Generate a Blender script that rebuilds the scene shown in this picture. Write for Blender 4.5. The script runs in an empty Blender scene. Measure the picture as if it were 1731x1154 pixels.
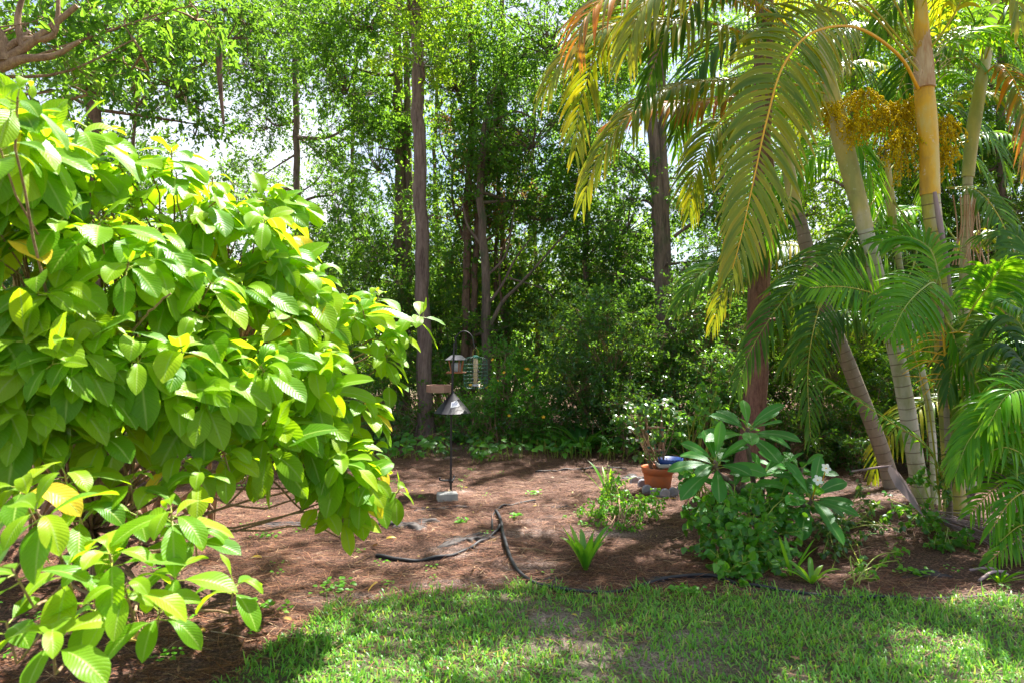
import bpy, math, random
import numpy as np
from mathutils import Vector

# ------------------------------------------------------------------ camera, sky, sun, exposure
sc = bpy.context.scene
col = sc.collection
F = 1154.0                      # focal length in photo pixels (24 mm on 36 mm)
CX, CY, CH = 865.5, 577.0, 1.6
cam_data = bpy.data.cameras.new('camera')
cam = bpy.data.objects.new('camera', cam_data)
col.objects.link(cam)
cam_data.sensor_width = 36.0
cam_data.lens = 24.0
cam_data.clip_start = 0.05
cam_data.clip_end = 2000
cam.location = (0, 0, CH)
cam.rotation_euler = (math.radians(90), 0, 0)
cam_data.dof.use_dof = True
cam_data.dof.focus_distance = 7.0
cam_data.dof.aperture_fstop = 3.5
sc.camera = cam

SUN_EL, SUN_AZ = math.radians(61), math.radians(34)    # azimuth from +Y (behind the trees), positive = to the right
world = bpy.data.worlds.new("World")
sc.world = world
world.use_nodes = True
wn = world.node_tree
wn.nodes.clear()
w_out = wn.nodes.new('ShaderNodeOutputWorld')
w_bg = wn.nodes.new('ShaderNodeBackground')
w_sky = wn.nodes.new('ShaderNodeTexSky')
w_sky.sky_type = 'NISHITA'
w_sky.sun_disc = False
w_sky.sun_elevation = SUN_EL
w_sky.sun_rotation = SUN_AZ
w_sky.dust_density = 2.0
w_sky.air_density = 1.0
w_tc = wn.nodes.new('ShaderNodeTexCoord')
w_no = wn.nodes.new('ShaderNodeTexNoise')
w_no.inputs['Scale'].default_value = 3.0
w_no.inputs['Detail'].default_value = 6.0
w_ramp = wn.nodes.new('ShaderNodeValToRGB')
w_ramp.color_ramp.elements[0].position = 0.44
w_ramp.color_ramp.elements[1].position = 0.64
w_mix = wn.nodes.new('ShaderNodeMixRGB')
w_mix.inputs['Color2'].default_value = (5.6, 5.8, 6.3, 1)       # thin bright cloud
wn.links.new(w_tc.outputs['Generated'], w_no.inputs['Vector'])
wn.links.new(w_no.outputs['Fac'], w_ramp.inputs['Fac'])
wn.links.new(w_ramp.outputs['Color'], w_mix.inputs['Fac'])
wn.links.new(w_sky.outputs['Color'], w_mix.inputs['Color1'])
wn.links.new(w_mix.outputs['Color'], w_bg.inputs['Color'])
w_bg.inputs['Strength'].default_value = 0.062
wn.links.new(w_bg.outputs['Background'], w_out.inputs['Surface'])

sun_d = bpy.data.lights.new('sun', 'SUN')
sun_d.energy = 5.0
sun_d.angle = math.radians(0.53)
sun_d.color = (1.0, 0.94, 0.86)
sun = bpy.data.objects.new('sun', sun_d)
col.objects.link(sun)
sdir = Vector((math.sin(SUN_AZ) * math.cos(SUN_EL), math.cos(SUN_AZ) * math.cos(SUN_EL), math.sin(SUN_EL)))
sun.rotation_euler = sdir.to_track_quat('Z', 'Y').to_euler()
sun.location = (-6, 4, 20)

sc.view_settings.view_transform = 'Standard'
sc.view_settings.look = 'None'
sc.view_settings.gamma = 1.0
sc.view_settings.use_curve_mapping = False
sc.view_settings.exposure = 2.0
cy = sc.cycles
cy.max_bounces = 7
cy.diffuse_bounces = 4
cy.glossy_bounces = 2
cy.transmission_bounces = 5
cy.transparent_max_bounces = 4
cy.sample_clamp_indirect = 6.0

R = np.random.default_rng(7)

# ------------------------------------------------------------------ helpers
def P(px, py, d):
    """photo pixel + depth in metres -> world point"""
    return np.array(((px - CX) / F * d, d, CH - (py - CY) / F * d))

def G(px, py):
    """photo pixel of a spot on the ground -> world point"""
    d = CH * F / (py - CY)
    p = P(px, py, d)
    p[2] = gz(p[0], p[1])
    return p

def gz(x, y):
    x = np.asarray(x, float); y = np.asarray(y, float)
    z = 0.014 * np.sin(1.7 * x + .6) * np.sin(1.3 * y + 1.1) + 0.008 * np.sin(3.9 * x - 1.1 * y) + 0.006 * np.sin(5.1 * y + 2.2 * x)
    z = z + 0.05 * np.clip((y - 4.6) / 3.0, 0, 1) * np.sin(x * .8 + 1.0)
    return z * np.clip(1.6 - np.hypot(x, y - 6) / 14.0, 0, 1)

def norm(v):
    return v / np.maximum(np.linalg.norm(v, axis=-1, keepdims=True), 1e-9)

class Geo:
    def __init__(self):
        self.v = []; self.f = {}; self.a = []; self.n = 0
    def add(self, v, f, a=None):
        v = np.asarray(v, np.float32).reshape(-1, 3)
        f = np.asarray(f, np.int64)
        if a is None:
            a = np.zeros((len(v), 3), np.float32)
        self.v.append(v)
        self.a.append(np.asarray(a, np.float32).reshape(-1, 3))
        self.f.setdefault(f.shape[1], []).append(f + self.n)
        self.n += len(v)
    def mesh(self, name, mat, smooth=True):
        me = bpy.data.meshes.new(name)
        v = np.concatenate(self.v); a = np.concatenate(self.a)
        loops = []; totals = []
        for k, fs in self.f.items():
            f = np.concatenate(fs)
            loops.append(f.ravel()); totals.append(np.full(len(f), k))
        loops = np.concatenate(loops); totals = np.concatenate(totals)
        starts = np.concatenate(([0], np.cumsum(totals)[:-1]))
        me.vertices.add(len(v)); me.vertices.foreach_set('co', v.ravel())
        me.loops.add(len(loops)); me.loops.foreach_set('vertex_index', loops.astype(np.int32))
        me.polygons.add(len(totals))
        me.polygons.foreach_set('loop_start', starts.astype(np.int32))
        me.polygons.foreach_set('loop_total', totals.astype(np.int32))
        me.polygons.foreach_set('use_smooth', np.full(len(totals), smooth))
        at = me.attributes.new('lc', 'FLOAT_VECTOR', 'POINT')
        at.data.foreach_set('vector', a.ravel())
        me.update(calc_edges=True)
        if mat is not None:
            me.materials.append(mat)
        return me
    def obj(self, name, mat, parent=None, smooth=True):
        o = bpy.data.objects.new(name, self.mesh(name, mat, smooth))
        col.objects.link(o)
        if parent is not None:
            par(o, parent)
        return o

def par(o, p):
    o.parent = p
    # meshes are written in world coordinates: only an Empty's own place has to be undone
    if p.type == 'EMPTY':
        o.matrix_parent_inverse = p.matrix_basis.inverted()

def tag(o, label=None, cat=None, group=None, kind=None):
    if label: o['label'] = label
    if cat: o['category'] = cat
    if group: o['group'] = group
    if kind: o['kind'] = kind
    return o

def empty(name, loc, label, cat, group=None):
    o = bpy.data.objects.new(name, None)
    col.objects.link(o)
    o.location = [float(c) for c in loc]
    o.empty_display_size = 0.2
    return tag(o, label, cat, group)

def spline(pts, n):
    """Catmull-Rom through control points"""
    p = np.asarray(pts, float)
    if len(p) == 2:
        t = np.linspace(0, 1, n)[:, None]
        return p[0] * (1 - t) + p[1] * t
    q = np.vstack((2 * p[0] - p[1], p, 2 * p[-1] - p[-2]))
    seg = np.linalg.norm(np.diff(p, axis=0), axis=1)
    cum = np.concatenate(([0], np.cumsum(seg))); cum /= cum[-1]
    out = []
    for s in np.linspace(0, 1, n):
        i = min(np.searchsorted(cum, s, side='right') - 1, len(p) - 2)
        t = (s - cum[i]) / max(cum[i + 1] - cum[i], 1e-9)
        a, b, c, d = q[i], q[i + 1], q[i + 2], q[i + 3]
        out.append(.5 * ((2 * b) + (c - a) * t + (2 * a - 5 * b + 4 * c - d) * t * t + (3 * b - a - 3 * c + d) * t ** 3))
    return np.array(out)

def tube(g, pts, rad, sides=8, tint=0.5, cap=True, wob=0.0):
    pts = np.asarray(pts, float); K = len(pts)
    rad = np.broadcast_to(np.asarray(rad, float), (K,))
    T = norm(np.gradient(pts, axis=0))
    up = np.array((0, 0, 1.0)) if abs(T[0][2]) < .9 else np.array((1.0, 0, 0))
    s = norm(np.cross(T[0], up)); S = [s]
    for i in range(1, K):
        s = S[-1] - T[i] * np.dot(S[-1], T[i]); S.append(norm(s))
    S = np.array(S); B = np.cross(T, S)
    a = np.linspace(0, 2 * np.pi, sides, endpoint=False)
    rr = rad[:, None, None]
    if wob:
        rr = rr * (1 + wob * (R.random((K, sides, 1)) - .5))
    V = pts[:, None] + rr * (np.cos(a)[None, :, None] * S[:, None] + np.sin(a)[None, :, None] * B[:, None])
    L = np.concatenate(([0], np.cumsum(np.linalg.norm(np.diff(pts, axis=0), axis=1))))
    A = np.zeros((K, sides, 3)); A[..., 0] = a / (2 * np.pi); A[..., 1] = L[:, None]; A[..., 2] = tint
    i = np.arange(K - 1)[:, None] * sides; j = np.arange(sides)[None]
    j2 = (j + 1) % sides
    f = np.stack((i + j, i + j2, i + sides + j2, i + sides + j), -1).reshape(-1, 4)
    g.add(V, f, A)
    if cap:
        for k, rev in ((0, True), (K - 1, False)):
            c = V[k]
            ff = np.arange(sides)[None]
            if rev: ff = ff[:, ::-1]
            g.add(c, ff, A[k])

def lathe(g, centre, prof, sides=32, tint=.5, a0=0.0):
    """prof: list of (radius, z)"""
    pr = np.asarray(prof, float); K = len(pr)
    a = np.linspace(0, 2 * np.pi, sides, endpoint=False) + a0
    V = np.zeros((K, sides, 3))
    V[..., 0] = pr[:, None, 0] * np.cos(a); V[..., 1] = pr[:, None, 0] * np.sin(a); V[..., 2] = pr[:, None, 1]
    V += np.asarray(centre, float)
    A = np.zeros((K, sides, 3)); A[..., 0] = a / 6.283; A[..., 1] = pr[:, None, 1]; A[..., 2] = tint
    i = np.arange(K - 1)[:, None] * sides; j = np.arange(sides)[None]; j2 = (j + 1) % sides
    g.add(V, np.stack((i + j, i + j2, i + sides + j2, i + sides + j), -1).reshape(-1, 4), A)

def box(g, c, size, rz=0.0, bev=0.004, tint=.5, rx=0.0):
    """bevelled box: an inner cross section swept with chamfers"""
    sx, sy, sz = [s / 2 for s in size]; b = min(bev, sx * .9, sy * .9, sz * .9)
    rings = [(sx - b, sy - b, -sz), (sx, sy, -sz + b), (sx, sy, sz - b), (sx - b, sy - b, sz)]
    V = []
    for (x, y, z) in rings:
        V += [(x, y - b, z), (x, -y + b, z), (x - b, -y, z), (-x + b, -y, z), (-x, -y + b, z), (-x, y - b, z), (-x + b, y, z), (x - b, y, z)]
    V = np.array(V); f = []
    for k in range(3):
        for j in range(8):
            j2 = (j + 1) % 8
            f.append((k * 8 + j, k * 8 + j2, k * 8 + 8 + j2, k * 8 + 8 + j)[::-1])
    if rx:
        cx_, s_ = math.cos(rx), math.sin(rx)
        V = V @ np.array(((1, 0, 0), (0, cx_, s_), (0, -s_, cx_)))
    c_, s_ = math.cos(rz), math.sin(rz)
    V = V @ np.array(((c_, s_, 0), (-s_, c_, 0), (0, 0, 1))) + np.asarray(c, float)
    A = np.zeros((32, 3)); A[:, 2] = tint
    g.add(V, np.array(f), A)
    g.add(V[:8], np.arange(8)[None], A[:8]); g.add(V[24:], np.arange(8)[None, ::-1], A[:8])

def blades(g, o, d, n, L, W, droop=0.0, seg=4, prof=None, fold=0.15, tint=None, pw=1.0, cols=3, wave=0.0, cup=0.0):
    """leaves / leaflets / grass blades: bent strips with a midrib; everything vectorised over N"""
    o = np.atleast_2d(o).astype(float); N = len(o)
    d = norm(np.broadcast_to(d, (N, 3)).astype(float)); n = np.broadcast_to(n, (N, 3)).astype(float)
    L = np.broadcast_to(L, (N,)).astype(float); W = np.broadcast_to(W, (N,)).astype(float)
    droop = np.broadcast_to(droop, (N,)).astype(float)
    if tint is None: tint = R.random(N)
    tint = np.broadcast_to(tint, (N,))
    S = seg + 1; t = np.linspace(0, 1, S)
    if prof is None: prof = lambda t: np.sin(np.pi * np.clip(t, 0.02, .99) ** .8) ** .8
    w = prof(t)
    pos = np.zeros((N, S, 3)); pos[:, 0] = o
    dd = np.zeros((N, S, 3))
    down = np.array((0, 0, -1.0))
    for s in range(S):
        v = norm(d + (droop * t[s] ** pw)[:, None] * down + cup * t[s] * n); dd[:, s] = v
        if s: pos[:, s] = pos[:, s - 1] + (L / seg)[:, None] * .5 * (dd[:, s - 1] + v)
    side = norm(np.cross(dd, n[:, None]))
    bad = np.linalg.norm(np.cross(dd, n[:, None]), axis=-1) < .05
    side[bad] = np.array((1.0, 0, 0))
    nn = np.cross(side, dd)
    hw = (W[:, None] * w[None] * .5)[..., None]
    A = np.zeros((N, S, cols, 3)); A[..., 1] = t[None, :, None]; A[..., 2] = tint[:, None, None]
    V = np.zeros((N, S, cols, 3))
    if cols == 2:
        V[:, :, 0] = pos - side * hw; V[:, :, 1] = pos + side * hw
        A[:, :, 0, 0] = -1; A[:, :, 1, 0] = 1
    else:
        us = np.linspace(-1, 1, cols)
        ph = R.random((N, 1, 1)) * 6.28
        for k, u in enumerate(us):
            lift = abs(u) * fold + (wave * np.sin(t[None, :, None] * 9 + ph + u * 2) * abs(u) if wave else 0)
            V[:, :, k] = pos + side * hw * u + nn * hw * lift
            A[:, :, k, 0] = u
    base = (np.arange(N) * S * cols)[:, None, None]
    i = (np.arange(seg) * cols)[None, :, None]; j = np.arange(cols - 1)[None, None]
    q = base + i + j
    f = np.stack((q, q + 1, q + cols + 1, q + cols), -1).reshape(-1, 4)
    g.add(V.reshape(-1, 3), f, A.reshape(-1, 3))
    return pos

def rhombs(g, o, d, n, L, W, tint, fold=.25):
    """small leaves of distant crowns: one folded quad each"""
    N = len(o)
    d = norm(d); s = norm(np.cross(d, n)); nn = np.cross(s, d)
    L = np.broadcast_to(L, (N,))[:, None]; W = np.broadcast_to(W, (N,))[:, None]
    V = np.zeros((N, 4, 3))
    mid = o + d * L * .45
    V[:, 0] = o; V[:, 1] = mid + s * W * .5 + nn * W * fold; V[:, 2] = o + d * L; V[:, 3] = mid - s * W * .5 + nn * W * fold
    A = np.zeros((N, 4, 3)); A[:, 1, 0] = 1; A[:, 3, 0] = -1; A[:, 1, 1] = .45; A[:, 3, 1] = .45; A[:, 2, 1] = 1
    A[..., 2] = np.asarray(tint)[:, None]
    g.add(V.reshape(-1, 3), np.arange(N * 4).reshape(N, 4), A.reshape(-1, 3))

def rdir(n, up=0.0):
    v = norm(R.normal(size=(n, 3)))
    v[:, 2] += up
    return norm(v)

def lobe(g, c, r, tau=1.2, leaf=.07, asp=.5, sub=.16, gb=None, twig_r=.004, clump=.75, hang=.25):
    """a mass of foliage: sub-branches -> twigs -> leaves, uneven, with gaps; c centre, r radii"""
    c = np.asarray(c, float); r = np.asarray(r, float)
    area = math.pi * r[0] * r[2]
    n = int(tau * area / (leaf * leaf * asp * .26))
    nt = max(6, n // 14)                          # twigs
    nb = max(3, int(nt // 16))                    # sub-branches
    bd = rdir(nb); br = R.random(nb) ** .45
    bc = c + bd * br[:, None] * r
    k = R.integers(0, nb, nt)
    sp = sub * np.mean(r) * 2
    tc = bc[k] + R.normal(size=(nt, 3)) * sp * np.array((1, 1, .7)) * clump
    ax = norm(norm(tc - c) + R.normal(size=(nt, 3)) * .6 + np.array((0, 0, -hang)))
    m = np.repeat(np.arange(nt), max(1, n // nt))
    N = len(m)
    tl = leaf * 3.6
    s = R.random(N)
    o = tc[m] + ax[m] * (s * tl)[:, None] + R.normal(size=(N, 3)) * leaf * .25
    d = norm(ax[m] * .5 + R.normal(size=(N, 3)) * .65 + np.array((0, 0, -hang)))
    nn = norm(R.normal(size=(N, 3)) * .55 + np.array((0, 0, 1.0)))
    bt = R.random(nb)[k]; tt = R.random(nt)
    tint = np.clip(.45 * bt[m] + .25 * tt[m] + .3 * R.random(N), 0, 1)
    LL = leaf * (.65 + .7 * R.random(N))
    rhombs(g, o, d, nn, LL, LL * asp, tint)
    if gb is not None:
        for b in bc[:60]:
            a = c + (b - c) * .05 + np.array((0, 0, -.45 * r[2]))
            mpt = (a + b) / 2 + R.normal(size=3) * .12 * r
            tube(gb, spline([a, mpt, b], 6), np.linspace(twig_r * 3, twig_r, 6), 5, R.random(), cap=False)
        for i in R.integers(0, nt, min(nt, 260)):
            b = bc[k[i]]
            tube(gb, [b, (b + tc[i]) / 2 + R.normal(size=3) * .03, tc[i] + ax[i] * tl], [twig_r, twig_r * .7, twig_r * .4], 3, R.random(), cap=False)

# ------------------------------------------------------------------ materials
def mat(name):
    m = bpy.data.materials.new(name); m.use_nodes = True
    nt = m.node_tree; nt.nodes.clear()
    return m, nt

def nd(nt, typ, props=None, **ins):
    n = nt.nodes.new(typ)
    for k, v in (props or {}).items(): setattr(n, k, v)
    for k, v in ins.items():
        key = k.replace('_', ' ')
        s = n.inputs[int(k[1:])] if k[0] == 'i' and k[1:].isdigit() else n.inputs[key]
        if isinstance(v, bpy.types.NodeSocket): nt.links.new(v, s)
        else: s.default_value = v
    return n

def mth(nt, op, a, b=0.0, clamp=False):
    return nd(nt, 'ShaderNodeMath', {'operation': op, 'use_clamp': clamp}, i0=a, i1=b).outputs[0]

def mixc(nt, f, a, b, typ='MIX'):
    n = nd(nt, 'ShaderNodeMixRGB', {'blend_type': typ})
    for k, v in (('Fac', f), ('Color1', a), ('Color2', b)):
        if isinstance(v, bpy.types.NodeSocket): nt.links.new(v, n.inputs[k])
        else: n.inputs[k].default_value = v if k == 'Fac' else (*v[:3], 1)
    return n.outputs[0]

def ramp(nt, f, stops):
    n = nd(nt, 'ShaderNodeValToRGB', Fac=f); e = n.color_ramp.elements
    e[0].position, e[0].color = stops[0][0], (*stops[0][1], 1)
    e[1].position, e[1].color = stops[-1][0], (*stops[-1][1], 1)
    for p, c in stops[1:-1]:
        x = e.new(p); x.color = (*c, 1)
    return n.outputs[0]

def noise(nt, scale, detail=4, vec=None, rough=.55):
    n = nd(nt, 'ShaderNodeTexNoise', Scale=scale, Detail=detail, Roughness=rough)
    if vec is not None: nt.links.new(vec, n.inputs['Vector'])
    return n.outputs['Fac']

def objco(nt, scale=(1, 1, 1)):
    tc = nd(nt, 'ShaderNodeTexCoord')
    return nd(nt, 'ShaderNodeMapping', Vector=tc.outputs['Object'], Scale=scale).outputs[0]

def leaf_mat(name, stops, trans=(.35, .6, .03), tf=.45, gloss=.08, rough=.35, veins=0, mid=None, tips=None, tipstart=.85, spots=0.0, edge=None):
    """leaf: diffuse + light coming through + a waxy sheen.  lc = (across -1..1, along 0..1, random per leaf)"""
    m, nt = mat(name)
    at = nd(nt, 'ShaderNodeAttribute', {'attribute_name': 'lc'})
    sp = nd(nt, 'ShaderNodeSeparateXYZ', Vector=at.outputs['Vector'])
    u, v, t = sp.outputs
    c = ramp(nt, t, stops)
    co = objco(nt)
    nz = noise(nt, 9.0, 3, co)
    c = mixc(nt, mth(nt, 'MULTIPLY', nz, .35), c, mixc(nt, 1.0, c, (.55, .75, .6), 'MULTIPLY'))
    tc_ = mixc(nt, 0.6, mixc(nt, 1.0, c, (3.2, 3.0, 1.6), 'MULTIPLY'), trans)
    au = mth(nt, 'ABSOLUTE', u)
    if edge is not None:
        ef = mth(nt, 'MULTIPLY', mth(nt, 'SUBTRACT', au, .55, True), 2.0, True)
        c = mixc(nt, mth(nt, 'MULTIPLY', ef, t), c, edge)
    bump = None
    if veins:
        w = mth(nt, 'SUBTRACT', mth(nt, 'MULTIPLY', v, veins), mth(nt, 'MULTIPLY', au, veins * .22))
        ridge = mth(nt, 'ABSOLUTE', mth(nt, 'SINE', mth(nt, 'MULTIPLY', w, math.pi)))
        vein = mth(nt, 'SUBTRACT', 1.0, mth(nt, 'MULTIPLY', ridge, 3.2), True)
        c = mixc(nt, mth(nt, 'MULTIPLY', vein, .20), c, mid or (.4, .5, .12))
        bump = nd(nt, 'ShaderNodeBump', Height=mth(nt, 'POWER', ridge, .6), Strength=.20, Distance=.005).outputs[0]
    if mid is not None:
        mf = mth(nt, 'SUBTRACT', 1.0, mth(nt, 'MULTIPLY', au, 9.0), True)
        c = mixc(nt, mf, c, mid); tc_ = mixc(nt, mf, tc_, mid)
    if spots:
        sf = mth(nt, 'MULTIPLY', mth(nt, 'SUBTRACT', noise(nt, 34.0, 4, co), .68, True), 9.0 * spots, True)
        c = mixc(nt, sf, c, (.22, .12, .03)); tc_ = mixc(nt, sf, tc_, (.15, .07, .02))
    if tips is not None:
        ff = mth(nt, 'MULTIPLY', mth(nt, 'SUBTRACT', v, tipstart, True), 1 / (1.001 - tipstart), True)
        ff = mth(nt, 'MULTIPLY', ff, mth(nt, 'ADD', t, .15, True))
        c = mixc(nt, ff, c, tips); tc_ = mixc(nt, ff, tc_, tips)
    di = nd(nt, 'ShaderNodeBsdfDiffuse', Color=c)
    tr = nd(nt, 'ShaderNodeBsdfTranslucent', Color=tc_)
    mx = nd(nt, 'ShaderNodeMixShader', Fac=tf, i1=di.outputs[0], i2=tr.outputs[0])
    gl = nd(nt, 'ShaderNodeBsdfGlossy', Roughness=rough)
    gl.inputs['Color'].default_value = (.9, .95, 1, 1)
    lw = nd(nt, 'ShaderNodeLayerWeight', Blend=.5)
    fac = mth(nt, 'ADD', mth(nt, 'MULTIPLY', mth(nt, 'POWER', lw.outputs['Facing'], 4.0), .22), gloss * .22)
    m2 = nd(nt, 'ShaderNodeMixShader', Fac=fac, i1=mx.outputs[0], i2=gl.outputs[0])
    if bump is not None:
        for x in (di, tr, gl): nt.links.new(bump, x.inputs['Normal'])
    nd(nt, 'ShaderNodeOutputMaterial', Surface=m2.outputs[0])
    return m

def bark_mat(name, dark, light, zs=.12, sc_=14, bump=.6, moss=None):
    m, nt = mat(name)
    co = objco(nt, (1, 1, zs))
    n1 = noise(nt, sc_, 6, co, .65); n2 = noise(nt, sc_ * 4, 5, co, .7); n3 = noise(nt, 1.6, 3, objco(nt))
    h = mth(nt, 'ADD', mth(nt, 'MULTIPLY', n1, .7), mth(nt, 'MULTIPLY', n2, .3))
    c = ramp(nt, h, [(.34, dark), (.62, light)])
    c = mixc(nt, mth(nt, 'MULTIPLY', n3, .5), c, mixc(nt, 1.0, c, (.6, .55, .55), 'MULTIPLY'))
    if moss:
        c = mixc(nt, mth(nt, 'MULTIPLY', mth(nt, 'SUBTRACT', noise(nt, 3.3, 4, objco(nt)), .52, True), 3.0, True), c, moss)
    b = nd(nt, 'ShaderNodeBump', Height=h, Strength=bump, Distance=.03)
    p = nd(nt, 'ShaderNodeBsdfPrincipled', Base_Color=c, Roughness=.88, Normal=b.outputs[0])
    nd(nt, 'ShaderNodeOutputMaterial', Surface=p.outputs[0])
    return m

def cane_mat(name, pale, green, ring=(.12, .08, .05), sp=.115, yellow=None):
    m, nt = mat(name)
    at = nd(nt, 'ShaderNodeAttribute', {'attribute_name': 'lc'})
    s = nd(nt, 'ShaderNodeSeparateXYZ', Vector=at.outputs['Vector'])
    u, v, t = s.outputs
    co = objco(nt)
    wob = mth(nt, 'MULTIPLY', noise(nt, 2.0, 2, co), .5)
    fr = mth(nt, 'FRACT', mth(nt, 'ADD', mth(nt, 'DIVIDE', v, sp), wob))
    line = mth(nt, 'MULTIPLY', mth(nt, 'ABSOLUTE', mth(nt, 'SUBTRACT', fr, .5)), 2.0)
    rf = mth(nt, 'SUBTRACT', 1.0, mth(nt, 'MULTIPLY', mth(nt, 'SUBTRACT', 1.0, line), 7.0), True)
    n1 = noise(nt, 4.0, 4, objco(nt, (1, 1, .35))); n2 = noise(nt, 40.0, 4, objco(nt, (1, 1, .2)))
    c = ramp(nt, n1, [(.38, green), (.56, pale)] if yellow is None else [(.36, green), (.5, yellow), (.6, pale)])
    c = mixc(nt, mth(nt, 'MULTIPLY', n2, .4), c, mixc(nt, 1.0, c, (.6, .55, .5), 'MULTIPLY'))
    c = mixc(nt, mth(nt, 'MULTIPLY', rf, .85), c, ring)
    blot = mth(nt, 'MULTIPLY', mth(nt, 'SUBTRACT', noise(nt, 11.0, 6, co, .7), .56, True), 5.0, True)
    c = mixc(nt, mth(nt, 'MULTIPLY', blot, .6), c, (.20, .17, .10))
    lich = mth(nt, 'MULTIPLY', mth(nt, 'SUBTRACT', noise(nt, 23.0, 5, objco(nt, (1, 1, .7)), .7), .62, True), 8.0, True)
    c = mixc(nt, mth(nt, 'MULTIPLY', lich, .7), c, (.66, .66, .60))
    b = nd(nt, 'ShaderNodeBump', Height=mth(nt, 'ADD', rf, mth(nt, 'MULTIPLY', n2, .3)), Strength=.5, Distance=.008)
    p = nd(nt, 'ShaderNodeBsdfPrincipled', Base_Color=c, Roughness=.55, Normal=b.outputs[0])
    nd(nt, 'ShaderNodeOutputMaterial', Surface=p.outputs[0])
    return m

def plain(name, c1, c2=None, rough=.6, sc_=12, metal=0.0, bump=.2, stretch=(1, 1, 1), spec=.5):
    m, nt = mat(name)
    co = objco(nt, stretch)
    n1 = noise(nt, sc_, 5, co, .6)
    c = ramp(nt, n1, [(.35, c1), (.65, c2 or tuple(x * .7 for x in c1))])
    b = nd(nt, 'ShaderNodeBump', Height=noise(nt, sc_ * 5, 4, co), Strength=bump, Distance=.004)
    p = nd(nt, 'ShaderNodeBsdfPrincipled', Base_Color=c, Roughness=rough, Metallic=metal, Normal=b.outputs[0])
    p.inputs['Specular IOR Level'].default_value = spec
    nd(nt, 'ShaderNodeOutputMaterial', Surface=p.outputs[0])
    return m

M = {}
M['bigleaf'] = leaf_mat('bigleaf', [(0, (.065, .19, .006)), (.35, (.115, .27, .007)), (.7, (.19, .34, .010)), (.93, (.29, .40, .012)), (.96, (.70, .46, .03)), (1, (.80, .52, .05))],
                        trans=(.50, .72, .01), tf=.5, gloss=.045, rough=.36, veins=13, mid=(.36, .52, .10), spots=.6)
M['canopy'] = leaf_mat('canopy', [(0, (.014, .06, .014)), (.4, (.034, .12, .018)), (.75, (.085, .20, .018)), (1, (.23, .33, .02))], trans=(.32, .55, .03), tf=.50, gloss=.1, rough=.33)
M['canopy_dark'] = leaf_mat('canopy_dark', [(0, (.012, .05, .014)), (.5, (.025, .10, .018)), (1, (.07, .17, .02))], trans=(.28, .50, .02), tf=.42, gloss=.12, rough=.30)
M['canopy_yellow'] = leaf_mat('canopy_yellow', [(0, (.05, .15, .010)), (.5, (.10, .22, .014)), (.9, (.24, .33, .015)), (1, (.40, .28, .03))], trans=(.52, .74, .02), tf=.54, gloss=.08)
M['shrub'] = leaf_mat('shrub', [(0, (.016, .06, .016)), (.5, (.035, .12, .02)), (.9, (.08, .20, .025)), (1, (.15, .25, .03))], trans=(.30, .52, .03), tf=.42, gloss=.2, rough=.28)
M['vine'] = leaf_mat('vine', [(0, (.025, .11, .012)), (.5, (.05, .20, .015)), (1, (.12, .32, .02))], trans=(.32, .62, .02), tf=.42, gloss=.12, rough=.38, mid=(.14, .28, .05))
M['palm'] = leaf_mat('palm', [(0, (.045, .12, .008)), (.35, (.10, .18, .008)), (.7, (.21, .24, .008)), (1, (.36, .28, .008))], trans=(.55, .56, .01), tf=.42, gloss=.10, rough=.34, tips=(.55, .36, .01), tipstart=.72, edge=(.42, .38, .03))
M['palm_green'] = leaf_mat('palm_green', [(0, (.035, .16, .008)), (.5, (.08, .25, .010)), (1, (.18, .38, .012))], trans=(.42, .72, .01), tf=.42, gloss=.05, rough=.30, tips=(.40, .42, .05), tipstart=.8)
M['palm_dark'] = leaf_mat('palm_dark', [(0, (.018, .08, .014)), (.5, (.04, .13, .016)), (1, (.10, .20, .02))], trans=(.30, .54, .02), tf=.36, gloss=.06, rough=.32, tips=(.35, .24, .03), tipstart=.75)
M['palm_orange'] = leaf_mat('palm_orange', [(0, (.06, .12, .03)), (.4, (.12, .17, .03)), (.6, (.45, .22, .015)), (1, (.75, .20, .012))], trans=(.70, .30, .02), tf=.40, gloss=.12, tips=(.75, .22, .02), tipstart=.5)
M['plumeria'] = leaf_mat('plumeria', [(0, (.03, .15, .02)), (.6, (.05, .22, .025)), (1, (.10, .30, .03))], trans=(.24, .58, .03), tf=.36, gloss=.09, rough=.36, veins=18, mid=(.26, .42, .12))
M['strap'] = leaf_mat('strap', [(0, (.05, .20, .015)), (.5, (.12, .34, .02)), (1, (.25, .45, .03))], trans=(.40, .68, .02), tf=.4, gloss=.14)
M['strap_dark'] = leaf_mat('strap_dark', [(0, (.02, .09, .015)), (1, (.07, .20, .02))], trans=(.2, .45, .02), tf=.35, gloss=.16)
M['grass'] = leaf_mat('grass', [(0, (.04, .17, .022)), (.5, (.13, .35, .045)), (.82, (.25, .45, .06)), (.9, (.38, .34, .12)), (1, (.45, .36, .20))], trans=(.35, .62, .04), tf=.38, gloss=.1)
M['herb'] = leaf_mat('herb', [(0, (.05, .20, .015)), (1, (.15, .38, .02))], trans=(.4, .7, .02), tf=.4, gloss=.08)
M['deadleaf'] = leaf_mat('deadleaf', [(0, (.55, .38, .03)), (.5, (.62, .42, .05)), (1, (.45, .30, .12))], trans=(.6, .42, .05), tf=.25, gloss=.1, mid=(.5, .4, .15))
M['needle'] = leaf_mat('needle', [(0, (.07, .022, .010)), (.5, (.18, .06, .025)), (.85, (.34, .14, .065)), (1, (.50, .34, .20))], trans=(.3, .12, .05), tf=.1, gloss=.05, rough=.5)
M['dead_foliage'] = leaf_mat('dead_foliage', [(0, (.10, .045, .02)), (.6, (.20, .10, .04)), (1, (.24, .20, .04))], trans=(.35, .20, .05), tf=.35, gloss=.03)
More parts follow.
